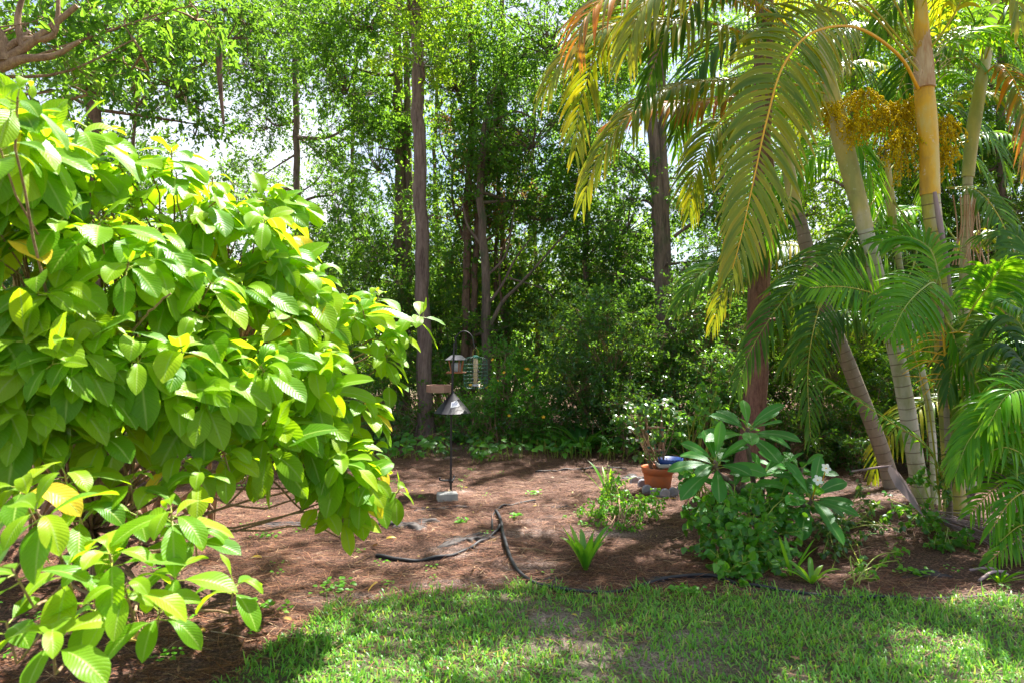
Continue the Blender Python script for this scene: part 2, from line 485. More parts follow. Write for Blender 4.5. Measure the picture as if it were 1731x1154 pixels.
M['litter'] = leaf_mat('litter', [(0, (.05, .025, .015)), (.4, (.16, .08, .04)), (.8, (.36, .22, .12)), (.93, (.50, .38, .26)), (1, (.55, .42, .06))], trans=(.3, .15, .05), tf=.15, gloss=.03)
M['petal'] = leaf_mat('petal', [(0, (.85, .83, .80)), (1, (.85, .84, .80))], trans=(.85, .82, .75), tf=.3, gloss=.05)
M['fruit'] = plain('fruit', (.62, .48, .012), (.46, .31, .01), 1.0, 60, bump=.02, spec=0.0)
M['bark_pine'] = bark_mat('bark_pine', (.09, .055, .045), (.28, .20, .17), .14, 16)
M['bark_red'] = bark_mat('bark_red', (.11, .045, .035), (.34, .18, .14), .2, 22, .7)
M['bark_grey'] = bark_mat('bark_grey', (.07, .05, .04), (.25, .18, .14), .12, 14, .9, moss=(.05, .09, .03))
M['bark_brown'] = bark_mat('bark_brown', (.07, .04, .025), (.24, .15, .10), .3, 18)
M['twig'] = bark_mat('twig', (.16, .09, .05), (.40, .27, .16), .5, 30, .4)
M['cane'] = cane_mat('cane', (.58, .56, .46), (.30, .32, .12))
M['cane_yellow'] = cane_mat('cane_yellow', (.56, .52, .40), (.24, .28, .06), sp=.125, yellow=(.52, .46, .08))
M['cane_brown'] = cane_mat('cane_brown', (.34, .27, .21), (.22, .18, .12), sp=.10)
M['shaft_yellow'] = cane_mat('shaft_yellow', (.66, .50, .14), (.46, .26, .03), sp=40.0, yellow=(.74, .42, .015))
M['shaft_pale'] = cane_mat('shaft_pale', (.60, .54, .36), (.34, .36, .12), sp=40.0, yellow=(.54, .48, .16))
M['rachis'] = plain('rachis', (.46, .36, .03), (.36, .34, .05), .4, 10, bump=.05)
M['rachis_orange'] = plain('rachis_orange', (.78, .36, .008), (.70, .42, .02), .4, 10, bump=.05)
M['rachis_green'] = plain('rachis_green', (.22, .32, .04), (.32, .34, .04), .4, 10, bump=.05)
M['fibre'] = plain('fibre', (.40, .22, .12), (.56, .42, .28), .8, 25, bump=.5, stretch=(1, 1, .15))
M['black_metal'] = plain('black_metal', (.012, .012, .016), (.022, .022, .028), .55, 20, bump=.1)
M['black_rubber'] = plain('black_rubber', (.008, .008, .011), (.018, .018, .024), .6, 9, bump=.3)
M['fabric'] = plain('fabric', (.010, .010, .012), (.06, .045, .04), .7, 9, bump=.8)
M['cedar'] = plain('cedar', (.36, .14, .06), (.27, .10, .045), .6, 20, stretch=(1, 1, .2))
M['tray_wood'] = plain('tray_wood', (.33, .20, .15), (.24, .14, .10), .6, 14, stretch=(.3, 1, 1))
M['stake_wood'] = plain('stake_wood', (.36, .21, .14), (.26, .15, .09), .7, 14, stretch=(1, 1, .2))
M['roof_metal'] = plain('roof_metal', (.10, .10, .12), (.06, .06, .08), .35, 10, .6, .1)
M['white_plastic'] = plain('white_plastic', (.50, .52, .56), (.40, .42, .46), .4, 10, bump=.02)
M['seed'] = plain('seed', (.50, .40, .26), (.32, .24, .15), .8, 120, bump=.5)
M['green_wire'] = plain('green_wire', (.02, .09, .06), (.03, .12, .08), .4, 20)
M['green_tie'] = plain('green_tie', (.02, .22, .15), (.02, .17, .12), .6, 20)
M['concrete'] = plain('concrete', (.40, .40, .38), (.28, .28, .27), .9, 16, bump=.7)
M['grey_stone'] = plain('grey_stone', (.34, .32, .36), (.24, .23, .26), .85, 14, bump=.6)
M['terracotta'] = plain('terracotta', (.62, .15, .04), (.42, .13, .06), .65, 9, bump=.4)
M['soil'] = plain('soil', (.05, .03, .02), (.09, .055, .035), .95, 30, bump=.8)
M['blue_glaze'] = plain('blue_glaze', (.006, .03, .20), (.008, .06, .26), .45, 8, bump=.02)
M['grey_rim'] = plain('grey_rim', (.38, .36, .34), (.30, .28, .27), .6, 14)
M['spathe'] = plain('spathe', (.36, .25, .25), (.27, .19, .20), .6, 6, bump=.4, stretch=(1, 1, .4))
M['blue_label'] = plain('blue_label', (.10, .13, .28), (.08, .10, .24), .5, 30, bump=.0)
_m, _nt = mat('clear_tube')
_g = nd(_nt, 'ShaderNodeBsdfGlossy', Roughness=.08); _t = nd(_nt, 'ShaderNodeBsdfTransparent')
_x = nd(_nt, 'ShaderNodeMixShader', Fac=.2, i1=_t.outputs[0], i2=_g.outputs[0])
nd(_nt, 'ShaderNodeOutputMaterial', Surface=_x.outputs[0]); M['clear_tube'] = _m

# ground: red-brown pine needle mulch, grey sand patches, soil under the lawn, sunlit tan beyond the trees
m, nt = mat('ground')
at = nd(nt, 'ShaderNodeAttribute', {'attribute_name': 'lc'})
s_ = nd(nt, 'ShaderNodeSeparateXYZ', Vector=at.outputs['Vector'])
co = objco(nt)
nA = noise(nt, 1.3, 5, co, .6); nB = noise(nt, 60, 6, co, .75); nC = noise(nt, 420, 3, co, .7)
mulch = ramp(nt, nB, [(.36, (.015, .006, .004)), (.5, (.085, .036, .020)), (.64, (.30, .16, .10))])
sand = ramp(nt, mth(nt, 'ADD', mth(nt, 'MULTIPLY', nC, .6), mth(nt, 'MULTIPLY', nB, .4)), [(.40, (.11, .07, .055)), (.5, (.32, .23, .20)), (.60, (.66, .54, .48))])
sm = mth(nt, 'ADD', mth(nt, 'MULTIPLY', mth(nt, 'SUBTRACT', nA, .60, True), 8.0, True), s_.outputs[0], True)
sm = mth(nt, 'MULTIPLY', sm, mth(nt, 'MULTIPLY', mth(nt, 'SUBTRACT', nB, .36, True), 7.0, True))
c = mixc(nt, sm, mulch, sand)
lawn = ramp(nt, nB, [(.35, (.035, .04, .016)), (.6, (.15, .12, .07))])
c = mixc(nt, s_.outputs[1], c, mixc(nt, mth(nt, 'MULTIPLY', sm, .8), lawn, sand))
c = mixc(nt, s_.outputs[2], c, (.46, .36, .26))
b = nd(nt, 'ShaderNodeBump', Height=mth(nt, 'ADD', nB, mth(nt, 'MULTIPLY', nC, .4)), Strength=1.0, Distance=.02)
p = nd(nt, 'ShaderNodeBsdfPrincipled', Base_Color=c, Roughness=.95, Normal=b.outputs[0])
nd(nt, 'ShaderNodeOutputMaterial', Surface=p.outputs[0]); M['ground'] = m
# ------------------------------------------------------------------ ground sheet
LB = np.array([(-9, .8), (-2.2, 1.5), (-1.62, 2.5), (-1.32, 3.2), (-1.24, 3.7), (-1.08, 4.17), (-.63, 4.36), (-.06, 4.47), (.5, 4.33), (1.07, 4.36), (1.64, 4.36), (3.13, 4.2), (6, 4.0), (14, 3.8)])
def lawn_edge(x):
    return np.interp(x, LB[:, 0], LB[:, 1])
def axis(a, b, st, far, k=1.18):
    c = list(np.arange(a, b, st)); s = st
    while c[-1] < far: s *= k; c.append(c[-1] + s)
    s = st
    while c[0] > -far: s *= k; c.insert(0, c[0] - s)
    return np.array(c)
xs = axis(-4, 4.6, .035, 500); ys = axis(1.6, 9, .035, 500)
X, Y = np.meshgrid(xs, ys)
near = np.clip(1.5 - np.hypot(X, Y - 5) / 10, 0, 1)
Z = gz(X, Y) + near * .010 * (R.random(X.shape) - .5)
A = np.zeros(X.shape + (3,))
A[..., 1] = np.clip((lawn_edge(X) - Y) / .12 + .5 + .4 * (R.random(X.shape) - .5), 0, 1)
for (px, py, rx, ry) in ((760, 985, .32, .12), (900, 905, .28, .16), (930, 1060, .25, .3), (1090, 1110, .4, .2), (890, 960, .2, .12), (600, 1010, .3, .1), (1180, 1075, .3, .1), (1010, 905, .3, .1)):
    q = G(px, py)
    A[..., 0] = np.maximum(A[..., 0], .95 * np.exp(-(((X - q[0]) / rx) ** 2 + ((Y - q[1]) / ry) ** 2)))
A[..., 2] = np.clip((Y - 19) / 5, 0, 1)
g = Geo()
ny, nx = X.shape
i = np.arange(ny - 1)[:, None] * nx; j = np.arange(nx - 1)[None]
q = i + j
g.add(np.stack((X, Y, Z), -1), np.stack((q, q + 1, q + nx + 1, q + nx), -1).reshape(-1, 4), A)
tag(g.obj('ground', M['ground']), kind='structure')

def on_ground(px, py):
    return G(px, py)

# ------------------------------------------------------------------ pine needles and grass (stuff)
def needles():
    g = Geo()
    N = 98000
    x = R.uniform(-4.2, 4.8, N); y = 2.2 + 7.5 * R.random(N) ** .9
    keep = (y > lawn_edge(x) - .12) | (R.random(N) < .16)
    x, y = x[keep], y[keep]; N = len(x)
    den = np.sin(x * 2.3 + np.sin(y * 3)) * np.sin(y * 2.9 + x) > -.55
    x, y = x[den], y[den]; N = len(x)
    a = R.normal(.15, .75, N)
    o = np.stack((x, y, gz(x, y) + .004 + .018 * R.random(N)), -1)
    d = np.stack((np.cos(a), np.sin(a), R.normal(0, .10, N)), -1)
    blades(g, o, d, (0, 0, 1.0), R.uniform(.07, .20, N), R.uniform(.0018, .0042, N), R.uniform(0, .25, N), 2, lambda t: np.array((1, 1, .3)), cols=2, tint=R.random(N) ** 1.3)
    tag(g.obj('pine_needles', M['needle']), 'rust brown fallen pine needles covering the planting bed', 'pine needles', kind='stuff')
needles()

def litter():
    g = Geo(); N = 2600
    x = R.uniform(-4.2, 4.8, N); y = R.uniform(2.2, 9.5, N)
    k = (y > lawn_edge(x) - .1) | (R.random(N) < .12); x, y = x[k], y[k]; N = len(x)
    a = R.uniform(0, 6.28, N)
    L = R.uniform(.015, .055, N)
    o = np.stack((x, y, gz(x, y) + R.uniform(.004, .02, N)), -1)
    blades(g, o, np.stack((np.cos(a), np.sin(a), R.normal(0, .25, N)), -1), norm(np.stack((R.normal(0, .3, N), R.normal(0, .3, N), np.ones(N)), -1)), L, L * R.uniform(.25, .5, N), R.uniform(-.5, .8, N), 4,
           lambda t: np.interp(t, (0, .1, .5, 1), (.1, .6, 1, .05)), .4, cols=3)
    for k in range(260):
        x = R.uniform(-3.5, 4.2); y = R.uniform(lawn_edge(x), 9); a = R.normal(.1, .8); L = R.uniform(.05, .3)
        c = np.array((x, y, float(gz(x, y)) + .008)); e = c + np.array((math.cos(a), math.sin(a), R.uniform(-.02, .08))) * L
        tube(g, [c, (c + e) / 2 + R.normal(size=3) * .01, e], [.003, .0025, .0015], 5, R.random())
    tag(g.obj('leaf_litter', M['litter']), 'small dead leaves and twigs scattered over the mulch', 'leaf litter', kind='stuff')
litter()

def grass():
    g = Geo()
    N = 86000
    x = R.uniform(-2.4, 4.4, N); y = R.uniform(2.0, 4.7, N)
    e = lawn_edge(x) + .06 * np.sin(x * 9) + .05 * np.sin(x * 23 + 1)
    keep = y < e - .04 + .16 * (R.random(N) ** 3)
    bare = np.zeros(N)
    for (px, py, rx, ry, s) in ((950, 1045, .35, .22, .95), (1010, 1085, .5, .2, .8), (1090, 1120, .5, .2, .75), (880, 1020, .25, .12, .8), (1200, 1130, .3, .1, .6), (850, 1130, .25, .15, .5), (730, 1000, .35, .10, .8), (1170, 1070, .3, .1, .5)):
        q = P(px, py, CH * F / (py - CY))
        bare = np.maximum(bare, s * np.exp(-(((x - q[0]) / rx) ** 2 + ((y - q[1]) / ry) ** 2)))
    patch = .5 + .5 * np.sin(x * 5.1 + 2 * np.sin(y * 4.3)) * np.sin(y * 6.3 + x * 2)
    keep &= R.random(N) > np.maximum(bare, .35 * (1 - patch))
    x, y, patch = x[keep], y[keep], patch[keep]; N = len(x)
    a = R.uniform(0, 2 * np.pi, N); lean = R.uniform(.15, 1.1, N)
    d = np.stack((np.cos(a) * lean, np.sin(a) * lean, np.ones(N)), -1)
    n = np.stack((-np.cos(a), -np.sin(a), lean * .5), -1)
    L = R.uniform(.025, .065, N) * (.7 + .5 * patch)
    edge = np.exp(-((lawn_edge(x) - y) / .12) ** 2)
    L *= 1 + .6 * edge * (R.random(N) < .3)
    blades(g, np.stack((x, y, gz(x, y)), -1), d, n, L, R.uniform(.0045, .0095, N), R.uniform(.1, 1.4, N), 3,
           lambda t: np.array((.7, 1, .8, .12)), cols=2, tint=np.clip(R.beta(1.6, 1.9, N) * 1.0 + .05 * patch, 0, 1))
    tag(g.obj('grass', M['grass']), 'patchy green lawn grass in front of the planting bed', 'grass', kind='stuff')
    # creeping runners among the blades
grass()

# ------------------------------------------------------------------ trees
def LBs(lobes, depth):
    return [(P(a, b, depth + dd), np.array((rx, rx, ry)) / F * (depth + dd)) for (a, b, dd, rx, ry) in lobes]

def tree(name, label, depth, paths, lobes, bark, leafm, leaf=.075, tau=1.15, group=None, cat='tree', sub=.16, limbs=(), asp=.5, hang=.25):
    (px0, py0) = paths[0][0][0]
    base = P(px0, CY, depth); base[2] = 0
    base[2] = float(gz(base[0], base[1]))
    root = empty(name, base, label, cat, group)
    for (pts, w) in paths:
        gt = Geo()
        q = [P(a, b, depth) for a, b in pts]
        if q[0][2] < .8:
            q[0][2] = gz(q[0][0], q[0][1]) - .05
        n = max(14, int(np.linalg.norm(q[-1] - q[0]) / .3))
        c = spline(q, n)
        c[1:-1] += R.normal(size=(n - 2, 3)) * .012 * np.array((1, 1, 0))
        r = np.linspace(1.04, .62, n) * w / F * depth / 2
        r[:2] *= np.array((1.5, 1.15)) if q[0][2] < .5 else 1
        tube(gt, c, r, 16, R.random(), wob=.11)
        for k in range(7):           # broken branch stubs
            i = R.integers(int(n * .12), n - 2); a = R.uniform(0, 6.28); dr = np.array((math.cos(a), math.sin(a), R.uniform(.1, .9)))
            tube(gt, [c[i], c[i] + dr * r[i] * 1.3, c[i] + dr * (r[i] * 1.2 + R.uniform(.03, .16))], [r[i] * .28, r[i] * .2, r[i] * .12], 6, R.random())
        gt.obj('trunk', bark, root)
    tau *= 1.12
    gb = Geo(); gl = Geo()
    tr = [np.array([P(a, b, depth) for a, b in pts]) for pts, w in paths]
    for (c, r) in LBs(lobes, depth):
        lobe(gl, c, r, tau * (.16 if (CH - c[2]) * F / c[1] + CY < -20 else 1), leaf, asp, sub, gb, hang=hang)
        # limb from the trunk to the lobe
        t = min((np.linalg.norm(s - c) + 2 * max(0, s[2] - c[2]), k) for k, s in enumerate(spline(tr[0], 30)))[1]
        s = spline(tr[0], 30)[t]
        mid = (s + c) / 2 + R.normal(size=3) * .15
        rr = .035 * depth / 12
        tube(gb, spline([s, mid, c], 9), np.linspace(rr, rr * .35, 9), 7, R.random(), cap=False)
    for (pts, w) in limbs:
        c = spline([P(*q) if len(q) == 3 else P(*q, depth) for q in pts], 14)
        tube(gb, c, np.linspace(1, .35, 14) * w / F * c[:, 1] / 2, 8, R.random(), wob=.1)
    if gb.n: gb.obj('branch', bark, root)
    if gl.n: gl.obj('foliage', leafm, root, smooth=False)
    return root

tree('pine_tree', 'tall slender straight pine trunk rising just behind the bird feeder pole', 11.7, [([(720, 735), (714, 480), (708, 240), (705, -60), (704, -420)], 25)],
     [(700, 30, 1, 120, 70), (712, 90, -.5, 60, 50), (690, 0, -.6, 90, 40), (640, -90, 0, 170, 90), (760, -170, .5, 170, 100), (700, -330, 0, 210, 110)], M['bark_pine'], M['canopy_yellow'], leaf=.07, tau=.9)
tree('forest_tree', 'dark forked tree just left of the slender pine trunk', 14.5, [([(682, 690), (676, 460), (676, 240), (668, -60)], 22), ([(684, 690), (688, 470), (690, 300), (686, 60)], 17)],
     [(640, 250, 0, 80, 90), (585, 110, 0, 120, 110), (650, 400, 0, 90, 90), (620, 10, -1, 150, 90), (690, 520, 1, 90, 70), (600, 470, 1, 90, 80)], M['bark_pine'], M['canopy'], leaf=.085)
tree('thin_tree', 'thin pale trunk standing alone against the bright sky gap at left', 16, [([(508, 700), (503, 420), (500, 150), (497, -150)], 13)],
     [(480, 20, 0, 150, 80), (425, 110, 0, 80, 70), (565, 330, 0, 60, 90), (450, 200, 0, 60, 45), (540, 470, 1, 100, 80), (620, 190, -1, 60, 60), (400, 330, 1, 90, 60)], M['bark_pine'], M['canopy'], leaf=.085, tau=.98,
     limbs=[([(502, 230), (540, 260), (590, 300)], 4), ([(502, 260), (470, 280), (440, 300)], 4), ([(502, 330), (540, 300), (560, 250)], 3)])
tree('leaning_tree', 'dark trunk rising behind the top of the big left shrub', 8.5, [([(140, 830), (152, 500), (158, 210), (152, -60)], 30)],
     [(160, 20, 0, 150, 90), (300, 110, .5, 130, 80), (250, -20, 1, 160, 90), (60, 160, 0, 110, 70), (380, 30, 1, 110, 90), (130, 330, 1, 150, 80), (330, 210, 1, 60, 45)], M['bark_brown'], M['canopy'], leaf=.085, tau=1.0,
     limbs=[([(370, 90), (372, 140), (378, 210)], 12)])
tree('overhanging_tree', 'near tree reaching brown limbs in from the top left corner', 4.6, [([(-260, 960), (-240, 520), (-150, 200), (-40, 130)], 60)],
     [(40, 40, 0, 90, 55), (240, 60, .6, 120, 70), (120, 150, .3, 90, 40), (-40, 20, 0, 120, 110), (330, 10, .8, 90, 50), (-200, -60, 0, 190, 130), (60, -110, 0, 210, 90)], M['twig'], M['canopy'], leaf=.085, tau=.75, asp=.42,
     limbs=[([(-120, 190), (-20, 120), (50, 75), (130, 10)], 24), ([(0, 115), (40, 100), (90, 95), (135, 70)], 18), ([(10, 105), (0, 60), (-30, 20), (-10, -40)], 22), ([(40, 80), (30, 30), (50, -40)], 14), ([(-20, 120), (30, 70), (90, 60), (100, -20)], 16)])
tree('vine_covered_tree', 'brown twin stemmed tree tangled with dead vines right of the feeder pole', 13, [([(784, 680), (788, 480), (792, 300), (800, 150), (790, -80)], 15), ([(796, 680), (804, 480), (812, 330), (845, 170), (850, -40)], 12)],
     [(800, 300, 0, 90, 100), (770, 110, 0, 110, 100), (850, 420, 1, 100, 70), (830, -20, 0, 130, 90), (760, 420, 1, 80, 80), (850, 230, 0, 70, 70)], M['bark_brown'], M['canopy'], leaf=.07, tau=1.0,
     limbs=[([(790, 420), (765, 340), (770, 250)], 6), ([(806, 420), (850, 380), (880, 310)], 6), ([(792, 340), (830, 280), (850, 250)], 5), ([(788, 300), (750, 260), (740, 200)], 4), ([(850, 540), (845, 440), (870, 380)], 6)])
tree('forest_tree', 'dark crooked tree with spreading limbs behind the tube feeder', 12.4, [([(830, 690), (822, 560), (820, 430), (812, 300), (830, 160)], 17)],
     [(900, 200, 0, 110, 110), (930, 50, 0, 130, 90), (900, 340, .6, 90, 70), (830, 560, .5, 60, 50), (960, 330, 1, 80, 70), (740, 560, 1.5, 60, 60)], M['bark_grey'], M['canopy'], leaf=.07, tau=1.1,
     limbs=[([(824, 560), (850, 510), (880, 480), (960, 390)], 8), ([(822, 520), (850, 480), (870, 440), (900, 400)], 6), ([(818, 420), (790, 380), (780, 330)], 6), ([(820, 470), (855, 430), (870, 350)], 5), ([(860, 470), (920, 490), (950, 520)], 4)])
dt = tree('dead_tangle_tree', 'half dead thin tree full of brown twigs in the middle of the woods', 13.6, [([(845, 690), (838, 500), (842, 300), (836, 100)], 8)],
     [(845, 330, 0, 60, 70), (800, 230, 0, 45, 50), (860, 240, 0, 45, 60), (790, 360, 0, 40, 50)], M['bark_brown'], M['dead_foliage'], leaf=.07, tau=.75)
tree('short_tree', 'short reddish brown trunk in the sunny gap below the crooked tree', 14.2, [([(858, 690), (856, 560), (852, 450), (846, 330)], 14)],
     [(880, 470, 0, 80, 50), (930, 540, .5, 60, 40), (800, 470, .5, 60, 60)], M['bark_red'], M['canopy_yellow'], leaf=.07, tau=.8)
tree('slim_tree', 'slim dark trunk wrapped in vines between the crooked tree and the thick trunk', 13.2, [([(988, 690), (990, 500), (990, 330), (996, 150), (990, -60)], 11)],
     [(990, 400, 0, 70, 80), (990, 250, 0, 80, 80), (1020, 500, .5, 80, 60), (1000, 90, 0, 90, 90)], M['bark_grey'], M['canopy'], leaf=.07, tau=1.0)
tree('ridged_tree', 'thick dark ridged trunk in the middle distance left of the big arching frond', 11.6, [([(1132, 720), (1122, 560), (1112, 380), (1103, 180), (1100, -160)], 24), ([(1142, 720), (1134, 560), (1124, 380), (1120, 200), (1118, -60)], 19)],
     [(1060, 350, .6, 70, 90), (1175, 300, .6, 90, 110), (1110, 60, .8, 140, 90), (1205, 440, .6, 60, 80), (1050, 460, .8, 50, 60), (1010, -60, 0, 150, 90)], M['bark_grey'], M['canopy'], leaf=.07, tau=.8,
     limbs=[([(1110, 330), (1080, 280), (1055, 255)], 7), ([(1140, 400), (1200, 350), (1230, 280)], 6), ([(1140, 470), (1190, 430), (1260, 420)], 4)])
tree('red_barked_tree', 'reddish brown trunk rising behind the plumeria and the big arching frond', 8.5, [([(1268, 800), (1278, 640), (1288, 430), (1290, 200), (1294, -60), (1292, -500)], 38)],
     [(1280, -330, 1, 250, 140), (1420, -420, 0, 200, 120), (1042, -313, -.2, 60, 40), (985, -250, .4, 45, 35), (1080, -230, .6, 50, 40), (1150, -250, .8, 45, 35), (1000, -160, 1.4, 40, 35), (1085, -130, 1.8, 45, 35), (930, -200, .8, 40, 35), (1170, -150, 2, 45, 35), (950, -340, .2, 45, 35), (1125, -370, 0, 55, 40), (890, -270, 0, 35, 30), (1010, -420, 0, 60, 40), (1336, -382, -1.4, 211, 80), (1480, -330, -1.2, 190, 80)], M['bark_red'], M['canopy'], leaf=.075, tau=2.4)  # unseen crown clumps added overhead to shade the lawn and dapple the mulch
tree('background_tree', 'grey trunk half hidden behind the yellow palm fruit', 12.6, [([(1452, 760), (1452, 450), (1446, 200), (1450, -60)], 17)],
     [(1400, 120, 0, 130, 100), (1500, 230, .5, 130, 120), (1350, 330, 0, 110, 100), (1420, 480, 1, 120, 80), (1500, 20, 0, 160, 100), (1330, 480, .5, 90, 80), (1300, 100, 1, 120, 110)], M['bark_pine'], M['canopy_yellow'], leaf=.07, tau=.95)
tree('background_tree', 'leafy tree closing the view at the right edge behind the palm canes', 12.2, [([(1690, 770), (1695, 450), (1690, 200), (1700, -60)], 18)],
     [(1640, 130, 0, 130, 120), (1700, 330, .4, 110, 120), (1600, 430, 1, 110, 90), (1730, 60, 0, 140, 110), (1590, 300, .8, 110, 90), (1800, 230, 0, 150, 140), (1700, 520, .8, 110, 80)], M['bark_pine'], M['canopy'], leaf=.07, tau=1.0)

UT = [(600, 17.5, 'left of the forked dark tree', [(560, 230, 0, 60, 60), (600, 390, 0, 110, 70), (540, 500, 0, 110, 60)], 'canopy'),
      (740, 17.0, 'between the slender pine and the vine tangled tree', [(740, 330, 0, 80, 90), (750, 480, 0, 90, 80), (740, 180, 0, 70, 80)], 'canopy_yellow'),
      (905, 16.5, 'behind the crooked tree with spreading limbs', [(900, 280, 0, 90, 90), (900, 430, 0, 100, 80), (870, 130, 0, 90, 80)], 'canopy'),
      (1045, 17.0, 'between the slim dark trunk and the thick ridged trunk', [(1040, 250, 0, 80, 90), (1050, 400, 0, 90, 80), (1030, 120, 0, 90, 80), (960, 500, 0, 80, 60)], 'canopy_yellow'),
      (1225, 16.5, 'between the thick ridged trunk and the red barked trunk', [(1220, 330, 0, 90, 110), (1220, 170, 0, 90, 90), (1220, 480, 0, 100, 80)], 'canopy'),
      (1360, 16.0, 'in the gap right of the red barked trunk', [(1360, 230, 0, 110, 100), (1380, 390, 0, 110, 100), (1350, 90, 0, 100, 90), (1370, 530, 0, 100, 70)], 'canopy_yellow'),
      (1530, 15.5, 'behind the two palm crownshafts', [(1510, 130, 0, 120, 100), (1540, 330, 0, 120, 110), (1520, 470, 0, 130, 90), (1550, 0, 0, 130, 90)], 'canopy'),
      (1690, 15.0, 'behind the thinner right hand palm cane', [(1700, 200, 0, 120, 120), (1690, 400, 0, 120, 110), (1680, 20, 0, 120, 110), (1700, 540, 0, 110, 90)], 'canopy_yellow'),
      (230, 15.0, 'high behind the crown of the big left shrub', [(230, 130, 0, 130, 110), (90, 60, 0, 120, 110), (340, 40, 0, 120, 90), (230, 300, 0, 130, 90)], 'canopy')]
for (px, d, where, lobes, mt) in UT:
    tree('understory_tree', 'slight leafy tree ' + where, d, [([(px, 700), (px + 4, 500), (px - 5, 300), (px + 3, 80)], 8)], lobes, M['bark_brown'], M[mt], leaf=.085, tau=.55, group='slight leafy trees in the middle of the woods')
# unseen tree added outside the frame to cast shade over the garden
tree('shade_tree', 'unseen tall tree added for shade, its crown spread above the left side of the garden', 8.6, [([(-420, 790), (-400, 200), (-300, -400)], 40)],
     [(60, -420, 0, 260, 110), (380, -520, .5, 200, 100), (-250, -450, -1, 330, 140)], M['bark_brown'], M['canopy'], leaf=.10, tau=.55)
# ------------------------------------------------------------------ bushes under the trees
def bush(name, label, depth, lobes, leafm, leaf=.06, tau=1.5, group=None, stem=5, asp=.5, fl=None):
    c0 = P(lobes[0][0], CY, depth); c0[2] = float(gz(c0[0], c0[1]))
    root = empty(name, c0, label, 'shrub', group)
    gb = Geo(); gl = Geo()
    L = LBs(lobes, depth)
    for (c, r) in L:
        lobe(gl, c, r, tau, leaf, asp, .17, gb, twig_r=.003, hang=.05)
        for k in range(stem):
            b = c0 + np.array((*R.normal(size=2) * .08, -.04))
            e = c + R.normal(size=3) * r * .4
            m_ = np.array((b[0] * .4 + e[0] * .6, b[1] * .4 + e[1] * .6, b[2] * .5 + e[2] * .5)) + R.normal(size=3) * .05
            tube(gb, spline([b, m_, e], 8), np.linspace(.014, .005, 8), 5, R.random(), cap=False)
    gb.obj('stem', M['twig'], root)
    gl.obj('foliage', leafm, root, smooth=False)
    if fl:
        n, mt, s = fl
        for k in range(n):
            gf = Geo(); c, r = L[R.integers(len(L))]
            v = rdir(1)[0]; v[1] = -abs(v[1]); v = norm(v)
            o = np.repeat((c + v * r)[None], 5, 0); a = np.arange(5) * 1.2566
            ax = norm(np.array((0, -1, .6)) + R.normal(size=3) * .3); e1 = norm(np.cross(ax, (1, 0, .1))); e2 = np.cross(ax, e1)
            blades(gf, o, np.cos(a)[:, None] * e1 + np.sin(a)[:, None] * e2 + ax * .3, ax, s, s * .7, 0, 2, lambda t: np.array((.4, 1, .3)), cols=2)
            gf.obj('flower', mt, root)
    return root

UG = 'woodland shrubs under the trees'
M['yellow_flower'] = plain('yellow_flower', (.85, .50, .01), (.8, .42, .01), .5, 10)
bush('evergreen_shrub', 'large dark evergreen shrub in the centre behind the potted plant', 10.4, [(1035, 595, 0, 105, 95), (1100, 625, .3, 70, 50), (980, 650, -.3, 70, 60), (1110, 650, -.3, 70, 70)], M['shrub'], .06, 1.7, UG)
bush('evergreen_shrub', 'dark shrub filling the space below the thick ridged trunk', 10.0, [(1190, 560, 0, 80, 90), (1220, 660, -.8, 70, 70), (1200, 470, .6, 70, 60)], M['shrub'], .055, 1.5, UG)
bush('flowering_shrub', 'low green shrub dotted with yellow flowers right of the tube feeder', 10.6, [(860, 670, 0, 70, 55), (800, 700, .2, 55, 40), (920, 690, -.3, 60, 45), (850, 620, .4, 55, 40)], M['vine'], .055, 1.5, UG, fl=(16, M['yellow_flower'], .03))
bush('wild_shrub', 'green bush between the feeder pole and the slender pine trunk', 11.8, [(755, 660, 0, 45, 50), (640, 650, .5, 80, 60), (700, 620, 1, 60, 50)], M['canopy'], .06, 1.2, UG)
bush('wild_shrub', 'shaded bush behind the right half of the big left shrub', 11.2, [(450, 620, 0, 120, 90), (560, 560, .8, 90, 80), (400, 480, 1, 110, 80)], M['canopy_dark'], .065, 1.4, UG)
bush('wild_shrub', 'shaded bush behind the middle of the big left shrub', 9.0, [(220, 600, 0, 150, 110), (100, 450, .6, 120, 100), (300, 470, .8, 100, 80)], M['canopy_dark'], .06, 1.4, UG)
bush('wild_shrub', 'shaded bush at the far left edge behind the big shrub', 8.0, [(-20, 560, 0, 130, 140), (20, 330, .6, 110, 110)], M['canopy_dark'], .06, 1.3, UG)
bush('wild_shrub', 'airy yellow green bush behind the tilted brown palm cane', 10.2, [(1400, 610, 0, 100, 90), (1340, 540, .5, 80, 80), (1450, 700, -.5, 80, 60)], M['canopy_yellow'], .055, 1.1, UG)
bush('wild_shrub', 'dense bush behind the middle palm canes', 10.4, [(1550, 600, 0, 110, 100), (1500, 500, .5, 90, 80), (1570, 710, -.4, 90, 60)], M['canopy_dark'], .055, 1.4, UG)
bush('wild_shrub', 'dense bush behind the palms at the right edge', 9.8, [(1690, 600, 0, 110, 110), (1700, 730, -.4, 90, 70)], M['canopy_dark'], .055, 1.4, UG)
bush('leafy_shrub', 'light green bush just left of the red barked trunk', 8.9, [(1190, 700, 0, 50, 50), (1215, 620, .2, 40, 50)], M['vine'], .05, 1.0, UG)
bush('wild_shrub', 'low bush between the dark evergreen and the red barked trunk', 9.4, [(1060, 700, 0, 60, 40), (1140, 690, 0, 55, 45)], M['shrub'], .055, 1.2, UG)

